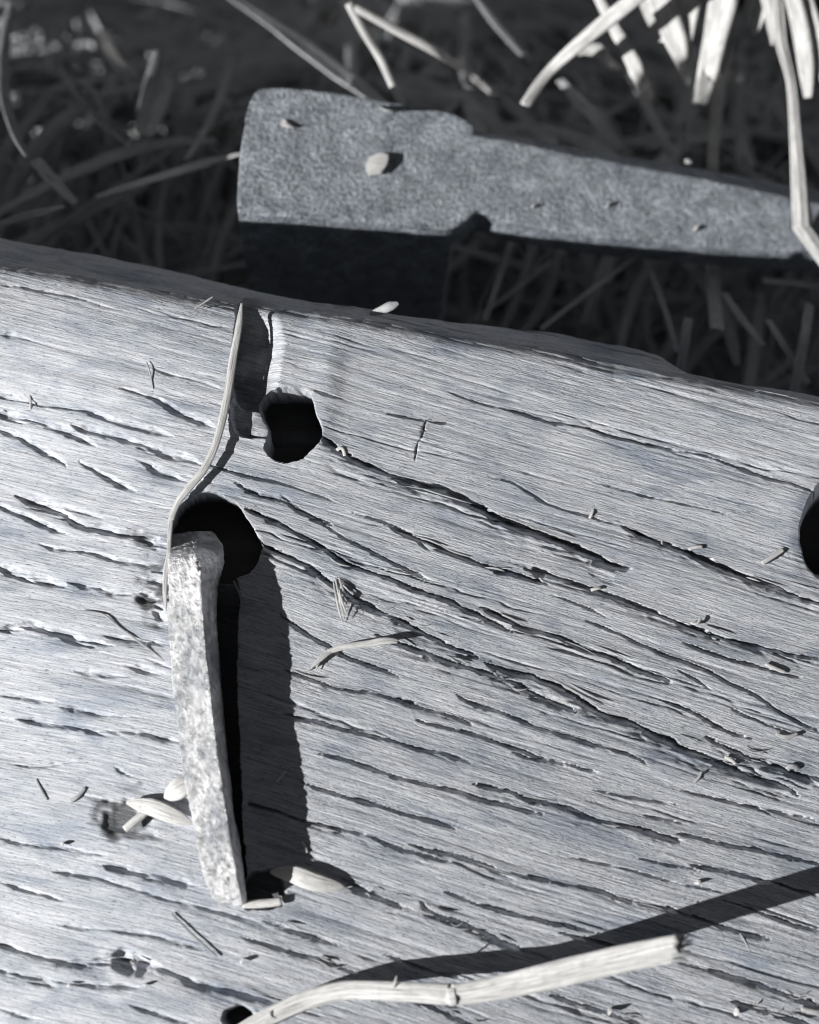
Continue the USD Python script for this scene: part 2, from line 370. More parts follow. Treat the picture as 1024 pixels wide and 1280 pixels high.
# --- the beam's far edge: where the face turns over, and how wide the turned strip is
E0 = np.array([(-400,262),(-200,296),(0,328),(100,346),(200,362),(300,380),(400,391),(500,405),(600,424),(700,440),(800,460),(900,478),(1024,499),(1200,528),(1500,575)], float)
E1 = np.array([(-400,227),(-200,261),(0,294),(100,312),(180,328),(290,355),(400,374),(500,390),(600,402),(700,415),(780,430),(830,444),(858,463),(950,480),(1024,491),(1200,520),(1500,566)], float)
P0 = at(E0[:, 0], E0[:, 1])[:, :2]
edir = P0[-2] - P0[2]; edir /= np.linalg.norm(edir)
enor = np.array([-edir[1], edir[0]])
ORG = P0[7]
s0, t0 = (P0 - ORG) @ edir, (P0 - ORG) @ enor
order = np.argsort(s0)
t_edge = lambda s: np.interp(s, s0[order], t0[order])
CH = math.tan(math.radians(58))
# width of the turned strip: project a point (t_edge + w, z = -CH w) and match the strip's far outline
ws, ss = [], []
for px, py in E1:
    lo, hi = 0.0, 0.03
    for _ in range(40):
        w = (lo + hi) / 2
        q = (at(px, py, -CH * w)[:2] - ORG)
        t = q @ enor - t_edge(q @ edir)
        lo, hi = (w, hi) if t > w else (lo, w)
    ss.append(q @ edir); ws.append(w)
w_strip = lambda s: np.interp(s, ss, ws)


def spaced(a, b, lo, hi, h, grow=1.35):
    mid_ = np.arange(lo, hi, h)
    left, x, st_ = [], lo, h
    while x > a:
        st_ *= grow; x -= st_; left.append(max(x, a))
    right, x, st_ = [], mid_[-1], h
    while x < b:
        st_ *= grow; x += st_; right.append(min(x, b))
    return np.unique(np.r_[left, mid_, right])


HS = 0.0002
S = spaced(-0.42, 0.42, -0.1115, 0.1115, HS)
TT = spaced(-0.20, 0.0, -0.158, 0.0, HS)
C01 = np.linspace(0, 1, 46)[1:]
SG, _ = np.meshgrid(S, np.zeros(len(TT) + len(C01)), indexing='ij')
te, wsx = t_edge(S)[:, None], gaussian_filter1d(w_strip(S), 3)[:, None]
te = te + (0.0004 * gn(S * 1000 / 7.0, S * 0, 40) + 0.0001 * gn(S * 1000 / 1.5, S * 0, 41))[:, None]
TG = np.hstack([te + TT[None, :], te + wsx * C01[None, :]])
X = ORG[0] + SG * edir[0] + TG * enor[0]
Y = ORG[1] + SG * edir[1] + TG * enor[1]
QQ = np.c_[X.ravel(), Y.ravel()]
U = UU(QQ).reshape(X.shape); V = VV(QQ).reshape(X.shape)
# pixel coordinates of the face (for placing the traced features; all at z = 0)
D3 = np.stack([X, Y, np.zeros_like(X)], -1) - EYE
dep = -(D3 @ BACK)
PXg = W / 2 + (D3 @ RIGHT) / dep * DIST / PXM
PYg = H / 2 - (D3 @ UP) / dep * DIST / PXM
near = (PXg > -60) & (PXg < 1085) & (PYg > 200) & (PYg < 1340)

# --- relief
left = smoothstep(420, 60, PXg) * smoothstep(330, 480, PYg)   # the worn side
Hh = np.zeros_like(X)
Hh += (0.32 + 0.28 * left) * MM * fb(U / 40, V / 7.5, 1, 2)                     # broad swells along the grain
Hh += (0.09 + 0.10 * left) * MM * fb(U / 22, V / 2.4, 4, 2)
Hh += (0.07 - 0.035 * left) * MM * fb(U / 11, V / 0.62, 7, 2, 0.6)
# fine checks: short dark slits along the grain
for k, (lu, lv, amp, thr) in enumerate(((7, 0.45, 0.17, 0.5), (26, 0.8, 0.24, 0.75), (3.5, 0.34, 0.16, 0.45))):
    r = gn(U / lu, V / lv, 20 + 3 * k)
    gate = smoothstep(-0.5, 0.6, gn(U / 30, V / 9, 21 + 3 * k))
    Hh -= amp * MM * smoothstep(thr, thr + 0.45, r) * gate * (1 - 0.72 * left)
for k, (lu, lv, amp, wd) in enumerate(((70, 1.6, 0.36, 0.13), (45, 0.85, 0.24, 0.15), (110, 3.2, 0.6, 0.08), (24, 0.6, 0.15, 0.2))):
    r = gn(U / lu, V / lv + 0.25 * gn(U / 3.0, V / 0.5, 140 + k), 150 + k)
    gate = smoothstep(0.1, 0.6, gn(U / 34, V / 1.5, 160 + k)) * smoothstep(-0.9, 0.0, gn(U / 6, V / 0.7, 170 + k))
    Hh -= amp * MM * np.exp(-(r / wd) ** 2) * gate * (1 - 0.85 * left)
Hh += 0.018 * MM * gn(X / 0.00045, Y / 0.00045, 33) * (1 - 0.6 * left)

# --- traced cracks
pxmm = PXM / MM
jx = 1.0 * gn(U / 5, V / 0.9, 50) + 0.8 * gn(U / 1.2, V / 0.35, 51)
jy = 1.5 * gn(U / 6, V / 0.9, 52) + 1.7 * gn(U / 2.6, V / 0.3, 53) + 0.9 * gn(U / 0.8, V / 0.24, 56)
jb = 0.62 + 0.45 * gn(U / 4.0, V / 1.2, 54) + 0.25 * gn(U / 1.3, V / 0.3, 55)
crack = np.zeros_like(X)
lip = np.zeros_like(X)
for hw, dp, pts in CR:
    P = catmull(np.array(pts, float), max(8, 5 * len(pts))) if len(pts) > 2 else np.array(pts, float)
    r = hw * 4 + 6
    kj = min(1.25, 0.3 + hw / 5.0)
    wx = PXg + jx * kj * (1 - 0.4 * left); wy = PYg + jy * kj * (1 - 0.4 * left)
    sel = np.nonzero((wx > P[:, 0].min() - r) & (wx < P[:, 0].max() + r) & (wy > P[:, 1].min() - r) & (wy < P[:, 1].max() + r))
    if not len(sel[0]):
        continue
    qx, qy = wx[sel], wy[sel]
    best = np.full(len(qx), 1e9); sgn = np.zeros(len(qx)); par = np.zeros(len(qx))
    L = np.r_[0, np.cumsum(np.linalg.norm(np.diff(P, axis=0), axis=1))]
    for k in range(len(P) - 1):
        e = P[k + 1] - P[k]; l = np.linalg.norm(e) + 1e-9
        tt = np.clip(((qx - P[k, 0]) * e[0] + (qy - P[k, 1]) * e[1]) / l ** 2, 0, 1)
        dx, dy = qx - P[k, 0] - tt * e[0], qy - P[k, 1] - tt * e[1]
        d = np.hypot(dx, dy)
        m = d < best
        best[m] = d[m]; par[m] = L[k] + tt[m] * l
        sgn[m] = np.sign(e[0] * dy[m] - e[1] * dx[m])   # > 0: below the crack in the picture
    u = par / L[-1]
    taper = np.minimum(1, np.minimum(u, 1 - u) * L[-1] / 22 + 0.12)
    var = np.clip(jb[sel] + 0.45, 0.7, 1.5)
    w = hw * taper * var
    below = sgn > 0
    soft = left[sel].mean() > 0.4
    ww_ = np.where(below, w * (1.4 if soft else 1.25) + 0.6, w * (0.7 if soft else 0.28) + 0.5)
    prof = np.clip(1 - best / ww_, 0, 1)
    prof = smoothstep(0, 0.62, prof) if not soft else smoothstep(0, 0.9, prof)
    if not soft:
        prof = smoothstep(0, 0.6, np.clip(1 - best / np.where(below, ww_ * 0.8, ww_), 0, 1))
    dd = (1.45 if soft else 1.75) * dp * pxmm * MM * taper ** 0.7 * prof * np.clip(var, 0.5, 1.3)
    shoulder = np.clip(1 - best / np.where(below, w * (2.2 if soft else 2.5) + 1.0, w * 0.3 + 0.4), 0, 1)
    if not soft:
        shoulder *= np.clip(0.75 + 0.55 * gn(U[sel] / 5.0, V[sel] / 0.34, 59) + 0.35 * gn(U[sel] / 1.4, V[sel] / 0.26, 62), 0, 1.7)
    dd = np.maximum(dd, (0.4 if soft else 0.55 if hw > 3.1 else 0.15) * dp * pxmm * MM * taper * shoulder)
    if hw > 3.2:                            # fibres across the bottom of wide cracks
        dd = dd * np.clip(1 + (0.12 if soft else 0.3) * gn(U[sel] / 3.5, V[sel] / 0.28, 57) + (0 if soft else 0.15) * gn(U[sel] / 0.9, V[sel] / 0.3, 58), 0.4, 1.5)
    crack[sel] = np.maximum(crack[sel], dd)
    lip[sel] += np.where(below, -0.3, 0.0) * hw * 0.12 * pxmm * MM * np.exp(-(best / (hw * 3)) ** 2) * taper
Hh += lip - crack
ta = RegularGridInterpolator((cg, cg), TH, bounds_error=False, fill_value=None)(np.clip(QQ, -0.15, 0.15)).reshape(X.shape)
SX = -np.sin(ta) * crack * 0.40 * (1 - left); SY = np.cos(ta) * crack * 0.40 * (1 - left)   # cracks run in under their upper lip
# the face is not flat: worn down and rolling off to the left, a little hollow to the right
pq = np.linspace(-3000, 4000, 1401)
sl = np.interp(pq, [-3000, -400, 0, 150, 380, 700, 1100, 1300, 4000], [0, 0.13, 0.20, 0.16, 0.035, -0.055, -0.09, 0, 0])
prof_x = np.cumsum(sl) * (pq[1] - pq[0]) * PXM
prof_x -= np.interp(420, pq, prof_x)
Hh += np.interp(PXg, pq, prof_x) * smoothstep(0.0, -0.045, TG - te)
Hh -= 0.11 * np.clip(TG - te + 0.016, 0, 0.016) ** 2 / 0.016      # worn over towards the far edge


def ell(cx, cy, rx, ry, rot=0.0, wob=0.0, seed=70):
    c, s = math.cos(math.radians(rot)), math.sin(math.radians(rot))
    dx, dy = PXg - cx, PYg - cy
    a, b = (dx * c + dy * s) / rx, (-dx * s + dy * c) / ry
    r = np.hypot(a, b)
    return r + wob * gn(PXg / 18, PYg / 18, seed) + 0.4 * wob * gn(PXg / 6, PYg / 6, seed + 1)


def polydist(pts):
    """Signed distance in pixels to a closed outline, negative inside."""
    P = np.array(pts, float)
    b0, b1 = P.min(0) - 60, P.max(0) + 60
    out = np.full(X.shape, 60.0)
    sel = np.nonzero((PXg > b0[0]) & (PXg < b1[0]) & (PYg > b0[1]) & (PYg < b1[1]))
    q = np.c_[PXg[sel] + 0.7 * jx[sel], PYg[sel] + 0.5 * jy[sel]]
    best = np.full(len(q), 1e9)
    for a, b in zip(P, np.roll(P, -1, 0)):
        e = b - a
        tt = np.clip(((q - a) @ e) / (e @ e), 0, 1)[:, None]
        best = np.minimum(best, np.linalg.norm(q - a - tt * e, axis=1))
    inside = shapely.contains_xy(Polygon(P), q[:, 0], q[:, 1])
    out[sel] = np.where(inside, -best, best) + 1.2 * gn(q[:, 0] / 11, q[:, 1] / 8, 64) + 0.4 * gn(q[:, 0] / 3, q[:, 1] / 2.5, 65)
    return out


def round_outline(pts, n=6):
    P = np.array(pts, float)
    for _ in range(2):
        Q = np.roll(P, -1, 0)
        P = np.stack([0.75 * P + 0.25 * Q, 0.25 * P + 0.75 * Q], 1).reshape(-1, 2)
    return P


stain_and_shade = np.zeros_like(X)  # near-black tone: shade painted into holes and slot, iron stain round them
# big hole in which the iron bar ends
hole1 = polydist(round_outline([(214,640),(236,618),(264,612),(293,626),(314,655),(328,682),(322,704),(304,722),(250,722),(226,708),(210,688)]))
f1 = smoothstep(0.6, -2.5, hole1)
Hh = np.where(hole1 < 2, Hh * (1 - f1) - 17 * MM * f1, Hh)
SY += f1 * 2.4 * MM * (PYg < 665)
SX += f1 * 1.8 * MM * (PXg > 262); SX -= f1 * 1.2 * MM * (PXg <= 262)
stain_and_shade = np.maximum(stain_and_shade, 0.97 * smoothstep(0.0, -3, hole1))  # shade of the hole painted into the wood colour
# channel from the far edge to the second hole, then the bolt hole itself
chan = polydist(round_outline([(298,330),(372,352),(376,388),(376,440),(374,468),(362,495),(345,512),(296,512),(288,470),(293,420)]))
fc = smoothstep(1.0, -2.2, chan) * smoothstep(360, 333, PXg - 4 * gn(PYg / 25, PYg * 0, 84) + 0.25 * np.abs(PYg - 440))
Hh = Hh * (1 - 0.75 * fc * smoothstep(368, 402, PYg)) - fc * (4.6 + 0.5 * gn(PXg / 14, PYg / 14, 80)) * MM * smoothstep(368, 402, PYg)
cup = polydist(round_outline([(290,500),(300,488),(330,480),(350,500),(350,545),(318,548),(298,543),(287,524)]))
fk = smoothstep(2, -3.5, cup)
Hh = np.where(cup < 3, np.minimum(Hh, Hh * (1 - fk) - fk * (2.1 * MM + 0.35 * MM * gn(PXg / 8, PYg / 6, 86))), Hh)
hole2 = polydist(round_outline([(326,486),(360,482),(388,488),(393,514),(405,547),(392,563),(374,576),(346,576),(330,560),(338,532),(324,512)]))
f2 = smoothstep(0.6, -2.5, hole2)
Hh = np.where(hole2 < 2, Hh * (1 - f2) - 16 * MM * f2, Hh)
SX += f2 * 2.2 * MM * (PXg > 362); SY += f2 * 2.4 * MM * (PYg < 525)
stain_and_shade = np.maximum(stain_and_shade, 0.96 * smoothstep(0, -4, hole2))  # bolt hole coloured near black so its sunward wall stays dark
stain_and_shade = np.maximum(stain_and_shade, 0.35 * fk * smoothstep(-0.3, 0.6, fb(PXg / 12, PYg / 9, 92)))
stain_and_shade = np.maximum(stain_and_shade, 0.55 * fc * smoothstep(-0.5, 0.7, fb(PXg / 22, PYg / 22, 82)))  # patchy darker tone over the channel floor
# rounded rim right of the bolt hole, and the higher layer of wood above the long crack
rim = (PXg > 386) & (hole2 > 0)
Hh += 1.0 * MM * np.exp(-(np.hypot((PXg - 406 - 0.1 * (500 - PYg)) / 20, (PYg - 490) / 70)) ** 2)
Hh -= 0.4 * MM * smoothstep(412, 372, PXg + 6 * gn(PYg / 20, PYg * 0, 83)) * smoothstep(470, 430, PYg) * smoothstep(325, 345, PXg) * smoothstep(372, 395, PYg)
# right-hand hole, cut by the frame
h3 = ell(1044, 654, 32, 56, 6, 0.05, 71)
f3 = smoothstep(1.2, 0.7, h3)
Hh -= 13 * MM * f3 + 0.5 * MM * smoothstep(1.6, 1.0, h3)
stain_and_shade = np.maximum(stain_and_shade, 0.95 * smoothstep(1.0, 0.8, h3))  # painted shade inside this hole too
# hole at the bottom edge, knots and pits
h4 = ell(300, 1274, 22, 17, 15, 0.3, 72)
f4 = smoothstep(1.1, 0.6, h4)
Hh -= 5.5 * MM * f4; stain_and_shade = np.maximum(stain_and_shade, 0.9 * smoothstep(1.0, 0.7, h4))  # pit blackened in colour to stand for its shade
h5 = ell(166, 1206, 26, 17, 15, 0.25, 73)
Hh -= 1.7 * MM * smoothstep(1.1, 0.5, h5) * (1 + 0.5 * gn(PXg / 7, PYg / 7, 76)); Hh += 0.12 * MM * np.exp(-((h5 - 1.25) / 0.25) ** 2)
h6 = polydist(round_outline([(300,1092),(352,1080),(357,1128),(340,1136),(300,1138)]))
f6 = smoothstep(2, -5, h6)
Hh -= 3.5 * MM * f6; stain_and_shade = np.maximum(stain_and_shade, 0.75 * f6)  # shade at the spike foot painted darker into the recess
slot = polydist(round_outline([(262,706),(300,712),(296,790),(296,860),(300,960),(304,1050),(309,1100),(292,1112),(282,1010),(268,900),(258,800)]))  # groove added beside the spike to give it a black side
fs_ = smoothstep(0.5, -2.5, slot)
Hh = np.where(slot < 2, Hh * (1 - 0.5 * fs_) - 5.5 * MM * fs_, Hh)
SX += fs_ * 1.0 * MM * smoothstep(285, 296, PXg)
stain_and_shade = np.maximum(stain_and_shade, 0.8 * smoothstep(0, -3, slot))  # inside of the added groove painted dark as shade
h7 = ell(160, 1018, 34, 30, 0, 0.35, 77)
Hh -= 1.5 * MM * smoothstep(1.2, 0.3, h7)
h8 = ell(190, 720, 26, 48, -12, 0.4, 79)
f8 = smoothstep(1.1, 0.3, h8)
Hh -= f8 * MM * (0.5 + 0.9 * smoothstep(0.1, 0.8, fb(U / 2.2, V / 0.7, 85, 2)))
# black iron stains in the oak round the bar
st8 = np.maximum(0.85 * smoothstep(1.5, 0.5, h8) * smoothstep(0.0, 0.75, fb(U / 2.6, V / 0.9, 87, 2) + 0.25), 0.75 * smoothstep(1.3, 0.5, h7 + 0.5 * fb(U / 2.0, V / 0.9, 88, 2)))
stain_and_shade = np.maximum(stain_and_shade, st8)
stain_and_shade = np.maximum(stain_and_shade, 0.28 * smoothstep(30, 6, hole1) * smoothstep(0.0, 0.8, gn(PXg / 20, PYg / 20, 89)))
edge_band = TG - te                                     # distance past the far edge
stain_and_shade = np.maximum(stain_and_shade, 0.10 * smoothstep(-0.004, 0.002, edge_band + 0.002 * gn(U / 9, V / 1.2, 90)) * smoothstep(-0.2, 0.6, gn(U / 8, V / 1.5, 91)))  # slight patchy darkening past the far edge

# --- the far edge turned down and the rest of the beam
past = np.maximum(edge_band, 0)
drop = np.where(edge_band > 0, CH * past, 0)
rnd = 0.0024
drop = drop + np.where(np.abs(edge_band) < rnd, CH * (rnd - np.abs(edge_band)) ** 2 / (4 * rnd), 0)   # rounded corner
Z = Hh - drop
Z += 0.10 * MM * gn(SG * 1000 / 16, TG * 1000 / 1.1, 95) * smoothstep(-0.001, 0.001, edge_band) + 0.10 * MM * np.minimum(fb(SG * 1000 / 6.0, TG * 1000 / 0.7, 96, 2), 0.1) * smoothstep(-0.006, -0.001, edge_band) * smoothstep(0.0025, 0.0, edge_band)
XG, YG = X + SX, Y + SY
rows = [np.stack([XG, YG, Z], -1)]
last = rows[0][:, -1].copy()
side = []
for z in (-0.016, -0.022, -0.03, -0.045, -0.07, -0.16, -0.346):
    p = last.copy(); p[:, 2] = np.minimum(z, last[:, 2] - 0.002) + 0.0006 * gn(S * 400, S * 0 + z * 900, 97)
    p[:, :2] += enor * (0.0008 * gn(S * 250, S * 0 + z * 700, 98) - 0.0004)[:, None]; side.append(p)
front = rows[0][:, 0].copy()
fb_ = front.copy(); fb_[:, 2] = -0.346
G3 = np.concatenate([fb_[:, None], rows[0], np.stack(side, 1)], 1)
G3[:, 0, :2] = front[:, :2]
ns, nt = G3.shape[:2]
idx = np.arange(ns * nt).reshape(ns, nt)
F = grid_faces(idx)
F = np.vstack([F, np.c_[idx[:-1, 0], idx[:-1, -1], idx[1:, -1]], np.c_[idx[:-1, 0], idx[1:, -1], idx[1:, 0]]])
for r, flip in ((idx[0], False), (idx[-1], True)):       # end grain
    tri = np.c_[np.full(nt - 2, r[0]), r[1:-1], r[2:]]
    F = np.vstack([F, tri if not flip else tri[:, ::-1]])
VTX = G3.reshape(-1, 3)
pad = lambda A: np.concatenate([A[:, :1], A, np.repeat(A[:, -1:], len(side), 1)], 1)
Uf, Vf = pad(U), pad(V)
Vf[:, -len(side):] += np.cumsum(np.full(len(side), 6.0)); 
n_ = vnormals(VTX, F)
beam = thing('timber_beam', 'old cracked weathered timber beam with pale grey grain filling the lower picture', 'beam')
put('body', VTX, F, WOOD, beam, normals=n_, st=np.c_[Uf.ravel(), Vf.ravel()], floats={'stain_and_shade': np.clip(pad(stain_and_shade), 0, 1).ravel(), 'worn': pad(left).ravel()})

_si = np.linspace(-0.11, 0.11, 900); _ti = np.linspace(-0.157, -0.0005, 700)


def surf(x, y):
    """Height of the beam's face at plane points."""
    q = np.stack([np.asarray(x) - ORG[0], np.asarray(y) - ORG[1]], -1)
    s = q @ edir; t = q @ enor - np.interp(s, S, te[:, 0])
    i = np.clip(np.searchsorted(S, s), 0, len(S) - 1)
    j = np.clip(np.searchsorted(TT, t), 0, len(TT) - 1)
    return Hh[i, j]


def on(px, py, lift=0.0):
    """A point `lift` metres above the beam's face, seen at the pixel."""
    z = np.zeros(np.broadcast(np.asarray(px), np.asarray(py)).shape)
    for _ in range(3):
        p = at(px, py, z + lift)
        z = surf(p[..., 0], p[..., 1])
    return at(px, py, z + lift)


# ------------------------------------------------------------------ sweeps
def frames(P):
    t = np.gradient(P, axis=0); t /= np.linalg.norm(t, axis=1, keepdims=True) + 1e-12
    n = np.zeros_like(P); ref = np.array([0, 0, 1.0])
    for k in range(len(P)):
        v = ref - t[k] * (ref @ t[k])
        if np.linalg.norm(v) < 1e-3:
            v = np.array([1.0, 0, 0]) - t[k] * t[k][0]
        n[k] = v / np.linalg.norm(v); ref = n[k] * 0.7 + np.array([0, 0, 0.3])
    return t, np.cross(n, t), n


def sweep(P, width, flat=0.35, sides=8, ridge=0.12, roll=0.0, rough=0.0, seed=0, groove=0.0, fold=14, jag=0.0):
    """Closed stalk or blade along P. width: per point; flat: thickness / width; roll in radians per point; groove: lengthwise folds."""
    P = np.asarray(P, float); n = len(P)
    width = np.broadcast_to(width, (n,)); roll = np.broadcast_to(roll, (n,))
    t, b, u = frames(P)
    th = np.linspace(0, 2 * math.pi, sides, endpoint=False)
    r = 1 + ridge * np.cos(3 * th + 0.7) * 0.5
    cx, cy = np.cos(th) * 0.5 * r, np.sin(th) * 0.5 * flat * r
    cy = cy + groove * np.cos(th * 0 + cx * fold)
    R = np.random.default_rng(seed)
    c, s = np.cos(roll)[:, None], np.sin(roll)[:, None]
    jit = 1 + rough * R.normal(size=(n, sides))
    a = (cx * c - cy * s) * width[:, None] * jit; d = (cx * s + cy * c) * width[:, None] * jit
    v = P[:, None] + a[..., None] * b[:, None] + d[..., None] * u[:, None]
    i = np.arange(n * sides).reshape(n, sides); j = np.roll(i, -1, 1)
    f = np.vstack([np.stack([i[:-1], i[1:], j[1:]], -1).reshape(-1, 3), np.stack([i[:-1], j[1:], j[:-1]], -1).reshape(-1, 3)])
    if jag:
        for q_ in range(4):
            v[-1 - q_] += t[-1] * (R.normal(0, jag, (sides, 1)) * PXM * (1 - q_ * 0.2) + jag * 0.8 * np.cos(2 * th + 0.5)[:, None] * PXM)
    v = v.reshape(-1, 3)
    L = np.r_[0, np.cumsum(np.linalg.norm(np.diff(P, axis=0), axis=1))] * 1000
    st = np.stack([np.repeat(L, sides) + seed * 13.7, np.tile(np.abs(th - math.pi) / 2 + seed * 1.3, n)], -1)
    v = np.vstack([v, P[0], P[-1]]); st = np.vstack([st, [[L[0], 0], [L[-1], 0]]])
    k = len(v)
    f = np.vstack([f, np.c_[i[0], j[0], np.full(sides, k - 2)], np.c_[j[-1], i[-1], np.full(sides, k - 1)]])
    return v, f[:, ::-1] if orient(v, f) < 0 else f, st


def orient(v, f):
    w = v - v.mean(0)
    return np.einsum('ij,ij->', w[f[:, 0]], np.cross(w[f[:, 1]], w[f[:, 2]]))


def joined(parts):
    v, f, st, k = [], [], [], 0
    for a, b, c in parts:
        v.append(a); f.append(b + k); st.append(c); k += len(a)
    return np.vstack(v), np.vstack(f), np.vstack(st)


def stalk(name, label, category, pts, width, mat, n=40, parent=None, group=None, kind=None, surface=False, **kw):
    """pts: (px, py, height above z = 0 or above the face in mm). width: px, one or one per point."""
    pts = np.array(pts, float)
    w = np.broadcast_to(np.asarray(width, float), (len(pts),))
    q = catmull(np.c_[pts, w], n) if len(pts) > 2 else np.c_[pts, w][0] + np.linspace(0, 1, n)[:, None] * (np.c_[pts, w][1] - np.c_[pts, w][0])
    P = on(q[:, 0], q[:, 1], q[:, 2] * MM) if surface else at(q[:, 0], q[:, 1], q[:, 2] * MM)
    if surface:
        P[:, 2] = gaussian_filter1d(P[:, 2], max(1, n / 12), mode='nearest')
    scale = -((P - EYE) @ BACK) / DIST
    v, f, st = sweep(P, q[:, 3] * PXM * scale, **kw)
    o = put(name, v, f, mat, parent, st=st)
    if label:
        tag(o, label, category, group, kind)
    return o


# ------------------------------------------------------------------ iron bar set in the beam (diamond section, ridge up)
rows_ = [  # py of left, ridge, right: px; heights mm of left foot, ridge, right foot
 ((214,668,-9),(244,664,-9),(268,664,-10)),
 ((211,686,-3),(246,682,-2.5),(282,682,-6)),
 ((207,702,4.0),(250,694,5.0),(284,700,-1.5)),
 ((207,730,4.6),(252,722,7.2),(275,735,-4.0)),
 ((207,770,2.8),(254,765,8.3),(274,775,-4.0)),
 ((209,810,1.0),(257,808,8.6),(276,815,-4.0)),
 ((213,855,0.5),(262,850,8.6),(279,855,-4.0)),
 ((218,900,0.5),(267,898,8.6),(283,900,-4.0)),
 ((223,940,0.5),(272,938,8.7),(287,940,-4.0)),
 ((229,980,0.5),(278,978,8.8),(291,980,-4.0)),
 ((236,1020,1.2),(284,1018,8.6),(295,1020,-4.0)),
 ((243,1060,3.2),(290,1058,8.2),(303,1060,-3.0)),
 ((251,1095,4.0),(297,1094,7.6),(306,1095,-2.0)),
 ((262,1120,3.6),(301,1120,6.8),(309,1117,0.0)),
 ((272,1131,-2.0),(303,1132,3.0),(309,1128,-2.0)),
]
A = np.array(rows_, float)
L_, Rg, Rt = (catmull(A[:, k], 220) for k in range(3))
pl, pr, pt = at(L_[:, 0], L_[:, 1], L_[:, 2] * MM), at(Rg[:, 0], Rg[:, 1], Rg[:, 2] * MM), at(Rt[:, 0], Rt[:, 1], Rt[:, 2] * MM)
bot = (pl + pt) / 2 - np.array([0, 0, 2.4 * MM])
ring = []
for a, b, m in ((pl, pr, 26), (pr, pt, 16), (pt, bot, 5), (bot, pl, 5)):
    for k in range(m):
        ring.append(a + (b - a) * (k / m))
ring = np.stack(ring, 1)
nr, nk = ring.shape[:2]
cen = ring.mean(1, keepdims=True)
# round the ridge a little and pit the surface
sm = ring.copy()
for _ in range(3):
    sm = (np.roll(sm, 1, 1) + 2 * sm + np.roll(sm, -1, 1)) / 4
out = sm - cen; out /= np.linalg.norm(out, axis=-1, keepdims=True)
uu = np.arange(nr)[:, None] * 0.33 + np.zeros((1, nk)); kk = np.arange(nk)[None] * 0.42 + np.zeros((nr, 1))
pit = 0.28 * gn(uu / 1.9, kk / 1.5, 110) - 0.34 * np.abs(gn(uu / 0.9, kk / 0.8, 111)) - 0.24 * np.abs(gn(uu / 0.45, kk / 0.45, 113)) + 0.2 + 0.25 * gn(uu / 5, kk / 4, 112)
sm = sm + out * (np.clip(pit, -0.7, 0.4) * MM)[..., None] * (0.55 + 0.75 * np.clip(np.abs(np.arange(nk) / 26 - 0.5) < 0.42, 0, 1))[None, :, None]
i = np.arange(nr * nk).reshape(nr, nk); j = np.roll(i, -1, 1)
f = np.vstack([np.stack([i[:-1], i[1:], j[1:]], -1).reshape(-1, 3), np.stack([i[:-1], j[1:], j[:-1]], -1).reshape(-1, 3)])
v = np.vstack([sm.reshape(-1, 3), sm[0].mean(0), sm[-1].mean(0)])
f = np.vstack([f, np.c_[i[0], j[0], np.full(nk, nr * nk)], np.c_[j[-1], i[-1], np.full(nk, nr * nk + 1)]])
if orient(v, f) < 0:
    f = f[:, ::-1]
spike = put('iron_spike', v, f, IRON2)
tag(spike, 'thick pitted iron spike bent into a black hole, bright on its left face', 'spike')

# ------------------------------------------------------------------ iron bar with a squared head, behind the beam
slope = math.tan(se) / math.sin(math.atan2(edir[1], edir[0]) * -1 + sa - math.pi)


def sunlit_level(px, py):
    """Height at which the sun that passes over the beam just reaches the points of the bar's near edge."""
    z = -0.03
    for _ in range(60):
        p = at(px, py, z)[:, :2] - ORG
        z = 0.5 * z + 0.5 * float(np.mean(-slope * (p @ enor - t_edge(p @ edir)) + 0.0012))
    return z


zb, zb2 = sunlit_level([295, 420, 560], [266, 273, 285]), sunlit_level([700, 870, 1010], [290, 306, 319])
XH, XA = at(425, 273, zb)[0], at(860, 305, zb2)[0]
lean = (zb2 - zb) / (XA - XH)                            # the bar dips slightly towards its far end


def level(x):
    return zb + lean * (np.clip(x, XH - 0.05, 0.3) - XH)


def on_bar(px, py):
    z = np.full(np.broadcast(np.asarray(px), np.asarray(py)).shape, zb)
    for _ in range(8):
        z = level(at(px, py, z)[..., 0])
    return at(px, py, z)


TOP = round_outline([(296,265),(297,225),(303,170),(308,134),(318,112),(338,107),(400,112),(475,124),(560,138),(584,148),(596,158),(700,171),(819,190),(902,202),(1024,222),(1350,275),
                     (1350,368),(1024,320),(870,306),(760,298),(680,286),(622,276),(600,262),(578,283),(548,288),(480,279),(400,273),(300,266)])


def shape_px(pts, z):
    return at(np.array(pts)[:, 0], np.array(pts)[:, 1], z)[:, :2]


poly = Polygon(on_bar(TOP[:, 0], TOP[:, 1])[:, :2]).buffer(0)
xs = on_bar(598, 262)
xcut = on_bar(594, 150)
headcut = Polygon(shape_px([(200,0),(590,0),(592,150),(566,290),(566,420),(200,420)], zb))
CS = manifold3d.CrossSection


def cross(p):
    return CS([np.array(p.exterior.coords)[:-1]], manifold3d.FillRule.NonZero)


def solid(p, z0, z1, bevel):
    """Extruded outline with rounded upper edges."""
    parts = [cross(p).extrude(z1 - bevel - z0).translate((0, 0, z0))]
    K = 4
    for k in range(K):
        h0, h1 = bevel * math.sin(k / K * math.pi / 2), bevel * math.sin((k + 1) / K * math.pi / 2)
        ins = bevel * (1 - math.cos((k + 0.5) / K * math.pi / 2))
        parts.append(cross(p.buffer(-ins)).extrude(h1 - h0 + 1e-5).translate((0, 0, z1 - bevel + h0 - 1e-5)))
    m = parts[0]
    for q in parts[1:]:
        m = m + q
    return m


head = poly.intersection(headcut)
arm = poly.buffer(0)
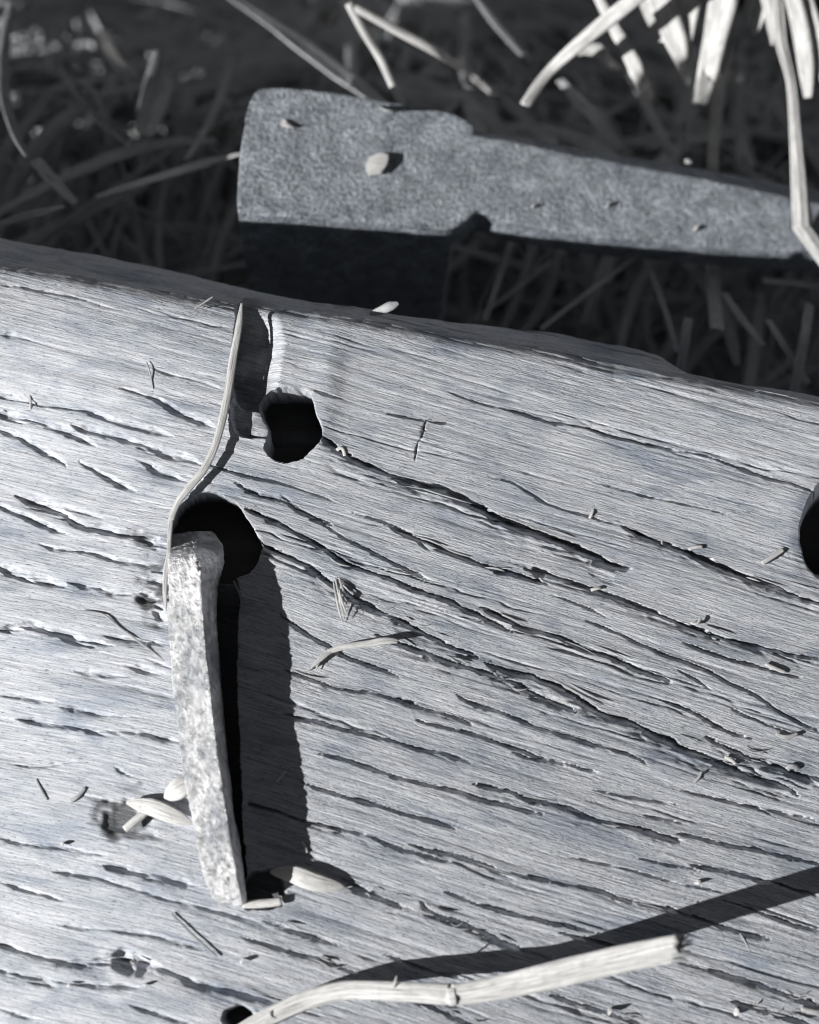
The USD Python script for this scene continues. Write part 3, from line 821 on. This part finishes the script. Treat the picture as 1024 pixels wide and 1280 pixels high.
# the arm's far upper edge is bevelled away from the sun
body = solid(head.buffer(-0.0002), GZ - 0.004, zb - 0.003, 0.0001) + solid(arm, zb - 0.011, zb, 0.0010)
bl = on_bar([590, 641, 724, 832, 890, 1024, 1350], [170, 178, 196, 216, 227, 256, 330])[:, :2]
adir = (bl[5] - bl[0]) / np.linalg.norm(bl[5] - bl[0]); anor = np.array([-adir[1], adir[0]])
wedge = []
hb = 0.03
cutters = None
for k in range(6):
    quad = []
    for q in (bl[k], bl[k + 1]):
        quad += [np.r_[q, zb + 0.0002], np.r_[q + anor * hb, zb + 0.0002], np.r_[q + anor * hb, zb - hb * 0.95]]
    w = manifold3d.Manifold.hull_points(np.array(quad))
    body = body - w
body = body.refine_to_length(0.0009)
ms = body.to_mesh()
v, f = np.array(ms.vert_properties[:, :3], float), np.array(ms.tri_verts, int)
tm = trimesh.Trimesh(v, f, process=True)
v, f = np.array(tm.vertices), np.array(tm.faces)
n0 = vnormals(v, f)
dsp = 0.28 * (meshkit.fbm(v / 0.0022, 3, 5) - 0.5) + 0.5 * (meshkit.fbm(v / 0.009, 2, 9) - 0.5)
v = v + n0 * (dsp * MM * smoothstep(zb - 0.012, zb - 0.003, v[:, 2]))[:, None]
v[:, 2] += (level(v[:, 0]) - zb) * smoothstep(GZ, zb - 0.03, v[:, 2])
n0 = vnormals(v, f)
ironbar = thing('iron_bar', 'flat rough iron bar with a broad squared head lying behind the beam', 'iron bar')
cx_ = v[f].mean(1)
hx = (np.r_[xcut[:2]] + np.r_[xs[:2]]) / 2
is_head = (cx_[:, :2] - hx) @ adir < 0
for nm, sel in (('head', is_head), ('arm', ~is_head)):
    used, inv = np.unique(f[sel], return_inverse=True)
    put(nm, v[used], inv.reshape(-1, 3), IRON, ironbar, normals=n0[used])

# ------------------------------------------------------------------ dry grass behind the beam
R = np.random.default_rng(21)
parts = []
for k in range(2500):
    q = R.uniform(-0.20, 0.20); y_ = R.uniform(0.0, 0.31)
    base = ORG + edir * q + enor * (y_ + 0.013)
    top = max(GZ + 0.01, -0.045 - 1.02 * slope * 0.55 * y_)
    z = R.uniform(GZ + 0.002, GZ + 0.21) if k % 2 else R.uniform(GZ + 0.01, max(top, GZ + 0.02))
    th = R.uniform(0, 2 * math.pi) if R.random() < 0.6 else R.normal(1.45, 0.4)
    ln = R.uniform(0.03, 0.12); ns_ = 9
    tt = np.linspace(-0.5, 0.5, ns_)
    bend = R.normal(0, 0.007); bz = R.normal(0, 0.005)
    tilt = R.normal(0, 0.5)
    P = np.c_[base[0] + ln * tt * math.cos(th) - bend * tt ** 2 * 4 * math.sin(th), base[1] + ln * tt * math.sin(th) + bend * tt ** 2 * 4 * math.cos(th), z + ln * tt * math.sin(tilt) * 0.6 + bz * tt ** 2 * 4]
    e = (P[:, :2] - ORG) @ enor - np.interp((P[:, :2] - ORG) @ edir, S, te[:, 0])
    if e.min() < 0.015 or e.max() > 0.305:
        continue
    P[:, 2] = np.maximum(np.minimum(P[:, 2], -slope * e - 0.014 - 0.03 * ((e > 0.13) & ((P[:, :2] - ORG) @ edir < -0.03))), GZ + 0.001 + 0.003 * R.random())
    if shapely.contains_xy(head.buffer(0.003), P[:, 0], P[:, 1]).any():
        continue
    inside_bar = shapely.contains_xy(poly.buffer(0.004), P[:, 0], P[:, 1])
    if inside_bar.any() and P[:, 2].max() > zb - 0.016:
        continue
    if e.min() < 0.036 and P[:, 2].max() > -0.085:
        continue
    parts.append(sweep(P, R.choice([0.0009, 0.0016, 0.0026, 0.004, 0.006]) * R.uniform(0.7, 1.4) * (1 - 0.6 * np.abs(tt * 2) ** 3), flat=0.2, sides=5, roll=R.uniform(-0.7, 0.7) + tt * R.normal(0, 1.2), seed=int(k % 97)))
v, f, st = joined(parts)
lit = put('dry_grass_litter', v, f, STRAW2, st=st)
tag(lit, 'tangle of dark dead grass and straw on the ground behind the beam', 'dry grass', None, 'stuff')
# ------------------------------------------------------------------ single stalks and blades of the grass behind the beam
SCAN = np.arange(-0.022, -0.262, -0.001)
SD = np.linspace(0.0005, 0.16, 200)


def shade_z(px, py):
    """Height in mm of the highest shaded point on the sight line through a pixel (shade of the beam or of the iron bar)."""
    w = at(px, py, SCAN)
    e = (w[:, :2] - ORG) @ enor - t_edge((w[:, :2] - ORG) @ edir)
    dark = w[:, 2] < -slope * e
    ray = w[:, None, :2] + SD[None, :, None] * SUN[:2] / math.cos(se)
    hit = shapely.contains_xy(poly, ray[..., 0], ray[..., 1]) & (w[:, 2, None] + SD[None] * math.tan(se) < level(ray[..., 0]))
    dark |= hit.any(1)
    return float(SCAN[dark.argmax()] if dark.any() else SCAN[-1]) / MM


def blade(name, label, category, pts, width, mat, group=None, floor=-62, **kw):
    """pts: (px, py, c). c < 0: mm below the shade; c > 0: in the sun, at least c mm above the shade."""
    q = []
    for a, b, c in pts:
        t = shade_z(a, b)
        q.append((a, b, t + c if c < 0 else max(t + c + 1.0, floor + 0.8 * c)))
    if q[0][1] < -2 and pts[0][2] > 0:                    # blades that leave the frame go on, down to the tussock they grow from
        (ax, ay, az), (bx, by, _) = q[0], q[1]
        dx = (ax - bx) / max(by - ay, 1.0)
        ext = [(ax + dx * d * 0.7, ay - d, az + (GZ / MM + 4 - az) * f) for d, f in ((260, 1.0), (170, 0.55), (80, 0.18))]
        q = ext + q
        width = [width[0] * 0.6, width[0] * 0.8, width[0]] + list(width)
        kw['n'] = 70
    return stalk(name, label, category, q, width, mat, group=group, **kw)


kwb = dict(flat=0.16, sides=10, ridge=0.2, n=36)
kwl = dict(kwb, roll=0.35)
kwg = dict(kwb, roll=-0.46, floor=-105)
blade('dry_straw', 'broad grey straw blade slanting down to the top edge of the squared iron head', 'straw', [(270,-18,6),(340,30,6),(385,62,5),(430,96,5),(485,138,4)], [14,22,34,34,24], STRAW2, groove=0.05, **kwg)
blade('straw_stalk', 'thin stalk with a sunlit upper half ending above the middle of the iron head', 'straw', [(436,4,9),(452,34,5),(476,74,0),(490,105,-5),(508,142,-10)], [11,12,11,10,9], STRAW, flat=0.6, n=30)
blade('straw_stalk', 'sunlit stalk slanting right from the tip of the bent thin stalk', 'straw', [(443,9,8),(500,40,5),(552,68,0),(590,94,-6),(622,122,-12)], [10,13,14,12,9], STRAW, flat=0.5, n=30)
blade('dry_straw', 'dim upright blade hanging below the bent thin stalk', 'straw', [(434,0,-8),(438,50,-10),(441,110,-14)], [12,15,12], STRAW2, **kwb)
blade('dry_straw', 'pale curved blade at the left border of the picture', 'straw', [(14,5,6),(5,60,6),(5,110,5),(16,160,3),(34,195,1)], [10,15,15,13,8], STRAW3, **kwg)
blade('dry_straw', 'short curved grey blade left of the brightest upright one in the shade', 'straw', [(128,38,-9),(140,70,-9),(152,84,-10),(172,94,-13)], [12,18,17,9], STRAW, **kwb)
blade('dry_straw', 'pale upright blade in the shade midway between left border and iron head', 'straw', [(198,64,5),(190,95,5),(183,125,4),(174,166,2)], [11,17,18,13], STRAW3, **kwg)
blade('dry_straw', 'wider dim blade just right of the pale upright blade', 'straw', [(212,100,-12),(200,130,-12),(184,170,-14)], [12,20,14], STRAW2, **kwb)
blade('dry_straw', 'long dim blade leaning left of the iron head', 'straw', [(290,70,-12),(280,105,-13),(262,150,-14),(232,200,-17)], [8,12,11,7], STRAW2, **kwb)
blade('dry_straw', 'nearly level grey blade touching the left side of the iron head', 'straw', [(310,190,-20),(262,202,-18),(200,220,-12),(120,246,-15)], [9,14,12,6], STRAW, **kwb)
blade('dry_straw', 'short dim blade low between the left border and the iron head', 'straw', [(44,200,-12),(62,222,-12),(95,254,-14)], [16,16,8], STRAW, **kwb)
blade('dry_straw', 'dim level blade just above the left end of the beam edge', 'straw', [(-10,285,-14),(40,268,-14),(80,258,-16)], [8,11,6], STRAW2, **kwb)
blade('dry_straw', 'broad grey blade slanting above the middle of the iron bar', 'straw', [(596,-8,6),(620,24,6),(642,50,5),(664,76,4)], [20,25,24,14], STRAW3, **kwg)
blade('dry_straw', 'dim upright blade left of the curved bright straw', 'straw', [(582,20,-13),(580,70,-14),(588,110,-16)], [10,14,10], STRAW2, **kwb)
blade('dry_straw', 'dim slanting blade meeting the arm of the iron bar near its middle', 'straw', [(700,100,-14),(735,140,-16),(775,188,-20)], [12,17,15], STRAW2, **kwb)
blade('dry_straw', 'dim blade right of the other slanting blade over the arm', 'straw', [(788,90,-13),(812,140,-15),(840,195,-18)], [10,14,12], STRAW2, **kwb)
blade('straw_stalk', 'curved bright straw whose blunt cut end points down left', 'straw', [(830,-34,26),(800,-8,22),(768,18,18),(722,56,13),(684,92,8),(657,131,5)], [20,21,21,18,14,15], STRAW, flat=0.4, sides=12, groove=0.03, n=44)
blade('dry_straw', 'crinkled blade half in sun crossing under the curved bright straw', 'straw', [(744,-12,7),(768,36,4),(783,62,2),(797,92,1),(816,124,-6)], [12,15,17,20,10], STRAW, rough=0.05, **kwl)
blade('dry_straw', 'small sunlit scrap of leaf below the curved bright straw', 'straw', [(722,66,3),(742,62,3),(757,72,2),(772,82,-1)], [10,17,20,10], STRAW, rough=0.06, **kwl)
blade('dry_straw', 'broad sunlit leaf right of the curved bright straw', 'straw', [(818,-22,10),(828,8,8),(842,45,5),(852,74,2),(859,102,-2)], [26,31,30,19,10], STRAW, groove=0.06, **kwl)
blade('dry_straw', 'narrow sunlit leaf between two broad upright leaves', 'straw', [(872,-14,9),(864,24,6),(858,58,3),(861,94,-1)], [12,15,13,7], STRAW, **kwl)
blade('dry_straw', 'broadest sunlit upright leaf near the top of the picture', 'straw', [(908,-24,10),(903,0,9),(893,48,6),(884,90,3),(876,130,-1.5)], [34,36,30,26,20], STRAW, groove=0.07, **kwl)
blade('straw_stalk', 'long upright stalk running down from sun into shade behind the arm', 'straw', [(918,-10,2),(908,45,-3),(899,115,-8),(892,175,-14),(891,215,-18)], [16,17,16,15,14], STRAW, flat=0.5, n=36)
blade('dry_straw', 'small sunlit leaf tip right of the broadest upright leaf', 'straw', [(944,-18,6),(937,6,4),(931,28,1)], [16,16,8], STRAW, **kwl)
blade('straw_stalk', 'thin dark upright stalk beside the long stalk behind the arm', 'straw', [(864,60,-10),(861,120,-14),(858,190,-20)], [5,6,5], STRAW2, flat=0.7, n=24)
blade('straw_stalk', 'thin dim stalk between the long stalk and the folded bright straw', 'straw', [(930,60,-12),(925,130,-14),(921,205,-18)], [5,6,5], STRAW2, flat=0.7, n=24)
blade('dry_straw', 'slim dim stalk bending left beside the folded bright straw', 'straw', [(984,80,-6),(972,105,-8),(960,135,-10),(957,158,-13)], [4,5,4,3], STRAW2, **kwb)
blade('dry_straw', 'sunlit blade at the top right corner, banded by a shadow', 'straw', [(984,-24,16),(992,2,14),(1002,46,10),(1007,82,8),(1010,122,6)], [17,21,22,20,10], STRAW, groove=0.05, **kwl)
blade('dry_straw', 'sunlit blade cut by the right border at the top', 'straw', [(1002,-24,14),(1010,10,12),(1022,50,9),(1034,100,7)], [15,18,20,18], STRAW, groove=0.05, **kwl)
for lab, pts, w in (
    ('sunlit leaf tip left of the broad sunlit leaf at the top', [(800,-20,9),(806,0,7),(814,22,4),(822,44,1)], [13,17,15,7]),
    ('sunlit leaf crossing behind the broad leaf from upper right to lower left', [(868,-22,5),(852,6,4),(836,30,3),(826,52,1)], [16,19,17,8]),
    ('slim bright stem between the broadest leaf and the long stalk', [(922,-20,8),(916,20,6),(908,62,4),(902,92,1)], [8,9,9,5]),
    ('bright leaf leaning right from the foot of the broadest leaf', [(872,128,1),(884,84,3),(898,40,5),(914,-16,7)], [8,14,17,15]),
    ('short bright leaf right of the small sunlit leaf tip', [(962,-22,7),(955,2,5),(948,26,3),(942,44,1)], [13,16,13,6]),
    ('bright pointed leaf left of the folded straw at the top', [(950,-30,10),(956,-4,8),(962,26,5),(966,56,1)], [9,12,10,4]),
):
    blade('dry_straw', lab, 'straw', pts, w, STRAW, groove=0.05, **kwl)
fs = thing('folded_straw', 'bright straw folded sharply where it rests on the arm at the right border', 'straw')
z0 = float(on_bar(1000, 285)[2]) / MM
stalk('upper_leg', None, None, [(962,-40,z0+34),(971,-4,z0+30),(976,50,z0+24),(989,106,z0+18),(994,170,z0+12),(998,232,z0+6),(1001,284,z0+2.6)], [18,17,16,13,15,19,21], STRAW, parent=fs, flat=0.3, sides=16, ridge=0.1, groove=0.06, n=70)
stalk('upper_leg', None, None, [(992,110,z0+17),(998,170,z0+11.5),(1005,232,z0+5.5),(1012,280,z0+2.4)], [6,9,10,9], STRAW, parent=fs, flat=0.4, sides=10, groove=0.05, n=40)
stalk('lower_leg', None, None, [(998,280,z0+2.2),(1010,296,z0+2.0),(1024,316,z0+1.7),(1050,352,z0+1.3)], [21,21,20,18], STRAW, parent=fs, flat=0.3, sides=16, ridge=0.1, groove=0.06, n=40)
for pts, w, lab in (
    ([(676,412,-34),(735,366,-30),(800,318,-26)], 7, 'thin dim stalk rising to the underside of the arm'),
    ([(802,312,-26),(822,360,-30),(846,440,-36)], 8, 'dim stalk falling right from the tip of the rising one under the arm'),
    ([(889,318,-26),(892,360,-28),(896,412,-32)], 19, 'broad upright dim blade seen under the arm'),
    ([(905,366,-26),(925,395,-28),(954,432,-32)], 10, 'short slanting dim blade right of the broad one under the arm'),
    ([(954,351,-22),(990,354,-22),(1040,360,-22)], 9, 'level dim straw under the right end of the arm'),
    ([(860,398,-28),(856,425,-30),(850,465,-34)], 12, 'upright dim blade close to the beam edge under the arm'),
    ([(1012,380,-26),(1004,430,-28),(990,500,-32)], 13, 'upright dim blade low at the right border'),
    ([(640,300,-34),(625,345,-36),(606,400,-40)], 8, 'faint slanting stalk beside the notch of the iron bar'),
    ([(770,300,-32),(762,330,-34),(760,352,-36)], 9, 'faint short stalk under the middle of the arm'),
    ([(960,400,-30),(985,440,-32),(1010,480,-34)], 9, 'faint slanting blade in the dark gap at the right'),
):
    blade('dry_straw', lab, 'straw', pts, w, STRAW2, **{**kwb, 'n': 20})
stalk('dry_straw', 'short blunt straw tip poking up behind the beam edge below the iron head', 'straw', [(462,392,-9),(474,389,-8.5),(488,383,-8),(498,379,-8)], [4,11,13,5], STRAW2, flat=0.2, n=20)


# ------------------------------------------------------------------ straw and chaff lying on the beam
def macro(px, py):
    p = at(px, py, 0.0)[..., :2] - ORG
    t = p @ enor - np.interp(p @ edir, S, te[:, 0])
    return np.interp(px, pq, prof_x) * smoothstep(0.0, -0.045, t) / MM


def lying(name, label, category, pts, width, mat, **kw):
    """pts: (px, py, mm above the worn face)."""
    return stalk(name, label, category, [(a, b, float(macro(a, b)) + c) for a, b, c in pts], width, mat, **kw)


strand = thing('straw_strand', 'long thin bright strand running from the beam edge to the big black hole', 'straw')
lying('stem', None, None, [(302,379,0.1),(298,410,0.2),(291,450,0.3),(283,500,0.9),(271,550,1.9),(255,586,1.9),(237,608,1.7),(220,632,1.4),(214,650,1.2)], [2.5,8.5,9.5,10,9.5,10,10,8.5,7], STRAW, parent=strand, flat=0.45, sides=14, groove=0.05, n=90)
lying('tip', None, None, [(214,646,1.2),(212,670,1.4),(211,690,1.6),(207,715,1.4),(206,742,1.2),(208,764,1.0)], [7,6,5.5,6.5,5.5,2], STRAW, parent=strand, flat=0.4, sides=10, groove=0.04, n=50)
ss_ = thing('straw_stalk', 'thick bright broken straw lying along the bottom of the picture with its long shadow', 'straw')
lying('stem', None, None, [(290,1298,0.9),(345,1267,1.9),(395,1247,3.2),(440,1238,4.8),(500,1240,7.2),(562,1244,9.2)], [20,23,24,24,25,27], STRAW, parent=ss_, flat=0.5, sides=22, ridge=0.1, groove=0.035, n=90, roll=0.2)
lying('stem', None, None, [(566,1241,9.4),(600,1236,10.6),(640,1227,12.2),(720,1208,16.2),(800,1190,20.2),(848,1181,22.8)], [20,21,23,26,27,27], STRAW, parent=ss_, flat=0.55, sides=24, ridge=0.14, groove=0.05, n=90, roll=np.linspace(0.2, 0.5, 90), jag=2.6, seed=3)
lying('stem', None, None, [(566,1251,9.0),(604,1247,10.2),(660,1238,12.6),(730,1222,16.4),(800,1206,19.8),(846,1198,22.2)], [13,12.5,11,11.5,12,11], STRAW, parent=ss_, flat=0.7, sides=16, ridge=0.14, groove=0.05, n=90, roll=0.3, jag=2.4, seed=4)
lying('node', None, None, [(559,1243.5,9.0),(565,1243.8,9.2),(571,1243.5,9.4)], [25,28.5,26], STRAW, parent=ss_, flat=0.62, sides=22, rough=0.02, n=14)
Rr = np.random.default_rng(5)
for k in range(9):
    o = (k - 4) * 3.6
    lying('frayed_fibre', None, None, [(838, 1189 + o * 0.85, 22.2), (852, 1186 + o, 22.8 + Rr.normal(0, 0.3)), (861 + Rr.normal(0, 4), 1184 + o * 1.25 + Rr.normal(0, 2), 23 + Rr.normal(0, 0.8))], [6, 5, 1.5], STRAW2, parent=ss_, flat=0.35, sides=6, n=10, seed=k)
lying('splinter', None, None, [(492,1236,7.4),(494,1228,9.0),(496,1220,10.4)], [4,3,1], STRAW, parent=ss_, flat=0.6, sides=6, n=8)
lying('splinter', None, None, [(344,1262,2.4),(338,1268,3.0),(345,1273,2.6)], [3,3,1], STRAW2, parent=ss_, flat=0.6, sides=6, n=8)


def husk(label, pts, w, lift, seed=1, mat=None, fl=0.22):
    q = np.array(pts, float)
    n = 34
    u = np.linspace(0, 1, n)
    p = catmull(q, n)
    wd = w * np.clip(np.sin(np.pi * np.clip(u * 0.97 + 0.015, 0, 1)), 0, 1) ** 0.6
    P = at(p[:, 0], p[:, 1], (macro(p[:, 0], p[:, 1]) + lift + 0.8 * np.sin(np.pi * u)) * MM)
    v, f, st = sweep(P, np.maximum(wd, 1.0) * PXM, flat=fl, sides=40, ridge=0.05, groove=0.02, fold=46, rough=0.012, seed=seed)
    tag(put('chaff_husk', v, f, mat or HUSK, st=st), label, 'husk')


husk('long pale husk lying right of the lower end of the iron spike', [(338,1090),(360,1092),(395,1103),(430,1109)], 22, 0.8, 1)
husk('pale pointed husk sticking out left of the iron spike', [(158,1003),(185,1008),(212,1018),(240,1030)], 21, 1.6, 2)
husk('short round husk tucked behind the pointed one by the spike', [(206,999),(218,990),(232,982),(246,978)], 25, 1.4, 3)
lying('straw_stick', 'short stub of straw crossing below the pointed husk left of the spike', 'straw', [(156,1037,1.0),(170,1025,1.3),(190,1010,1.2)], [9,10,9], STRAW, flat=0.5, sides=12, n=16)
lying('straw_stick', 'small bright straw end in the slot under the foot of the spike', 'straw', [(303,1131,0.6),(325,1130,0.6),(352,1127,0.8)], [9,11,10], HUSK, flat=0.5, sides=12, n=16)
sl_ = thing('straw_sliver', 'curved pale sliver with a forked left tip in the middle of the beam', 'straw')
lying('stem', None, None, [(410,815,0.9),(430,809,1.4),(460,805,1.9),(482,801,2.4),(497,802,2.6)], [6,8,9,8.5,5], STRAW, parent=sl_, flat=0.35, sides=12, groove=0.05, n=40)
for k, (x, y) in enumerate(((383,839),(389,833),(395,838))):
    lying('fork', None, None, [(414,813.5 + k * 0.8,1.0),(400,(813 + y) / 2,0.9),(x,y,0.4)], [5,4,1.5], STRAW, parent=sl_, flat=0.4, sides=6, n=16, seed=k)
tf = thing('fibre_tuft', 'small tuft of torn wood fibres standing from the long crack right of the spike shadow', 'fibres')
for k, pts in enumerate(([(419,722,0.2),(424,745,1.6),(431,776,1.0)], [(422,724,0.2),(427,750,1.8),(436,772,1.4)], [(417,726,0.2),(421,750,1.3),(428,778,0.6)], [(424,722,0.2),(430,742,1.2),(434,756,0.8)])):
    lying('fibre', None, None, pts, [2.2,3.0,1.0], STRAW, parent=tf, flat=0.4, sides=6, n=18, seed=k)
for pts, w, mat, lab in (
    ([(104,764,0.7),(126,767,1.2),(150,785,1.6),(200,822,1.6),(212,832,1.2)], 2.8, STRAW2, 'hair-thin bent fibre left of the iron spike'),
    ([(214,1142,0.6),(238,1166,1.0),(271,1196,0.5)], 3.0, STRAW3, 'dark hair-thin fibre below the foot of the spike'),
    ([(243,386,0.5),(254,379,0.9),(266,371,0.4)], 2.4, STRAW, 'tiny bright fibre on the beam edge left of the long strand'),
    ([(37,494,0.5),(38,502,1.2),(38,512,0.4)], 3.0, STRAW, 'tiny upright fibre in a crack at the left border'),
    ([(183,452,0.3),(188,468,0.7),(191,486,0.3)], 1.8, STRAW2, 'faint straight hair on the pale wood left of the long strand'),
    ([(45,974,0.4),(52,988,0.8),(59,1000,0.4)], 3.0, STRAW2, 'short dark-tipped fibre near the left border, above the pointed husk'),
    ([(925,1167,0.3),(932,1178,0.7),(937,1190,0.3)], 2.2, STRAW2, 'fine curled fibre below the shadow of the thick straw'),
    ([(868,978,0.4),(873,973,1.0),(877,965,0.6)], 3.2, STRAW, 'tiny bright fibre just below the deep black crack'),
    ([(953,704,0.6),(966,696,1.0),(979,687,0.7)], 6.0, STRAW, 'bright splinter left of the hole at the right border'),
    ([(737,648,0.4),(740,642,0.9),(742,637,0.6)], 3.6, HUSK, 'tiny white speck of straw above the upper right cracks'),
    ([(861,687,0.8),(869,684,1.1),(878,683,0.7)], 4.5, HUSK, 'small white sliver in the crack below the right hole'),
    ([(739,738,0.8),(745,736,1.2),(751,735,0.8)], 4.5, HUSK, 'small pale sliver caught in a crack right of the middle'),
    ([(864,778,0.7),(870,780,1.3),(876,772,1.0)], 4.0, HUSK, 'tiny hooked white sliver on the second right-hand crack'),
    ([(957,830,0.7),(968,835,1.0),(981,840,0.7)], 4.5, HUSK, 'thin white sliver near the right border, level with the forked sliver'),
    ([(970,917,0.7),(982,921,1.1),(997,917,0.7)], 5.0, STRAW, 'small curved husk scrap near the right border above the deep crack'),
    ([(906,946,0.2),(914,950,0.5),(920,955,0.2)], 4.5, HUSK, 'bright scrap lying in the deep black crack at right'),
    ([(984,962,0.6),(990,958,1.0),(997,960,0.6)], 7.0, STRAW2, 'greyish crumb in the crack at the right border'),
    ([(346,977,0.6),(351,971,1.4),(357,964,1.0)], 4.5, STRAW, 'small twig inside the shadow of the spike'),
    ([(377,1052,0.6),(381,1058,1.0),(384,1066,0.5)], 3.5, STRAW, 'tiny pale fibre at the lower border of the spike shadow'),
    ([(421,563,0.5),(426,560,1.0),(431,570,0.4)], 4.5, HUSK, 'tiny white splinter beside the bolt hole'),
    ([(1002,1261,0.6),(1014,1264,1.0),(1030,1266,0.6)], 6.0, STRAW, 'pale straw scrap in the bottom right corner'),
    ([(292,726,0.3),(300,745,0.6),(303,760,0.3)], 2.5, STRAW3, 'dull fibre in the dark beside the top of the spike'),
    ([(88,1002,0.5),(98,995,0.9),(106,985,0.5)], 5.0, STRAW2, 'soft pale scrap left of the pointed husk'),
):
    if w < 3.6:
        pts = [(a, b, 0.25 * c) for a, b, c in pts]
    else:
        pts = [(a, b, 0.5 * c) for a, b, c in pts]
    lying('fibre' if w < 3.3 else 'straw_sliver', lab, 'fibre' if w < 3.3 else 'straw', pts, w, mat, flat=0.45, sides=8, n=24, seed=int(pts[0][0]) % 50)


def chip(label, cx, cy, rx, ry, rot, z, mat, name='straw_chip', seed=0, lift=0.5):
    """A flat torn flake: an uneven outline with thickness, tilted a little."""
    Rc = np.random.default_rng(seed + 300)
    m = 8
    th = np.linspace(0, 2 * math.pi, m, endpoint=False)
    rad = 1 + Rc.uniform(-0.45, 0.3, m)
    a, b = rx * rad * np.cos(th), ry * rad * np.sin(th)
    c, s = math.cos(math.radians(rot)), math.sin(math.radians(rot))
    px, py = cx + a * c - b * s, cy + a * s + b * c
    base = at(px, py, z) if z is not None else on_bar(px, py) + [0, 0, 0.0002]
    tilt = lift * MM * (0.6 + 0.8 * np.cos(th - 0.6)) + Rc.normal(0, 0.08, m) * MM
    topv = base + np.c_[np.zeros(m), np.zeros(m), tilt + 0.35 * MM]
    botv = base + np.c_[np.zeros(m), np.zeros(m), tilt * 0.7]
    ct, cb = topv.mean(0) + [0, 0, 0.25 * MM], botv.mean(0)
    v = np.vstack([topv, botv, ct, cb])
    i = np.arange(m); j = (i + 1) % m
    f = np.vstack([np.c_[i, j, np.full(m, 2 * m)], np.c_[j + m, i + m, np.full(m, 2 * m + 1)], np.c_[i, i + m, j + m], np.c_[i, j + m, j]])
    if orient(v, f) < 0:
        f = f[:, ::-1]
    vv = v[f].reshape(-1, 3)
    tag(put(name, vv, np.arange(len(vv)).reshape(-1, 3), mat, normals=None, st=np.c_[vv[:, 0], vv[:, 1]] * 900), label, 'chip')


chip('small white flake near the rounded corner of the iron head', 360, 157, 9, 5, 32, None, HUSK, seed=1, lift=0.4)
chip('larger torn white flake on the middle of the iron head, casting a shadow', 468, 207, 18, 11, -32, None, HUSK, seed=2, lift=0.45)
chip('tiny white flake near the lower edge of the arm of the iron bar', 869, 287, 5, 2, -50, None, HUSK, seed=3, lift=0.4)
chip('tiny pale flake on the lower half of the arm, left of the other', 759, 257, 4, 1.6, -60, None, STRAW, seed=4, lift=0.4)
chip('small glinting flake on the far edge of the arm', 859, 203, 5, 3, 20, None, STRAW, seed=5, lift=0.5)
chip('tiny flake on the upper left of the arm of the iron bar', 667, 258, 3.5, 1.4, -50, None, STRAW, seed=6, lift=0.3)
chip('tiny pale crumb on the beam above the shadow of the thick straw', 871, 1103, 3.75, 3.00, 10, float(macro(871, 1103)) * MM, HUSK, seed=7, lift=0.9)
chip('oval pale crumb below the broken end of the thick straw', 919, 1265, 3.00, 4.50, 10, float(macro(919, 1265)) * MM, HUSK, seed=8, lift=0.9)
chip('upright pale crumb at the bottom border below the thick straw', 762, 1264, 3.00, 4.50, 20, float(macro(762, 1264)) * MM, STRAW, seed=9, lift=1.1)
chip('tiny crumb on the wood between the knot and the left border', 86, 1231, 2.62, 3.00, 0, float(macro(86, 1231)) * MM, STRAW, seed=10, lift=0.8)
chip('pale flake caught in the small knot at lower left', 168, 1203, 6.00, 3.75, 50, float(macro(168, 1203)) * MM - 0.0006, STRAW, seed=11, lift=1.2)
chip('tiny crumb on the wood right of the small knot', 181, 1231, 3.00, 3.00, 0, float(macro(181, 1231)) * MM, STRAW, seed=12, lift=0.8)
chip('tiny pale crumb right of the dark fibre below the spike', 302, 1201, 2.25, 3.75, 10, float(macro(302, 1201)) * MM, STRAW, seed=13, lift=0.8)
chip('small white crumb on the worn wood above the pointed husk', 78, 1055, 2.25, 3.00, 0, float(macro(78, 1055)) * MM, STRAW, seed=14, lift=0.8)

# ------------------------------------------------------------------ lifted splinters of the beam along its cracks
Rp = np.random.default_rng(77)
big = [c for c in CR if c[0] >= 3 and np.mean([p[0] for p in c[2]]) > 330]
for k in range(90):
    hw, dp, pts = big[Rp.integers(len(big))]
    q = catmull(np.array(pts, float), 60)
    a = Rp.integers(4, 46); n_ = Rp.integers(5, 13)
    seg = q[a:min(a + n_, 59)][[0, -1]]
    side_ = Rp.choice([-1.0, 1.0]) * hw * Rp.uniform(0.5, 1.8) + Rp.normal(0, 1)
    m_ = seg.mean(0)
    up = Rp.uniform(0.15, 0.7)
    tri = [(seg[0, 0], seg[0, 1] + side_, 0.0), (m_[0], m_[1] + side_ + Rp.normal(0, 1.2), up * 0.5), (seg[1, 0], seg[1, 1] + side_ + Rp.normal(0, 2.5), up)]
    if max(p[0] for p in tri) > 1060 or max(p[1] for p in tri) > 1320:
        continue
    lying('splinter', None, None, tri, [0.8, Rp.uniform(1.6, 3.2), 0.5], STRAW2, parent=beam, flat=0.5, sides=5, n=10, seed=k)
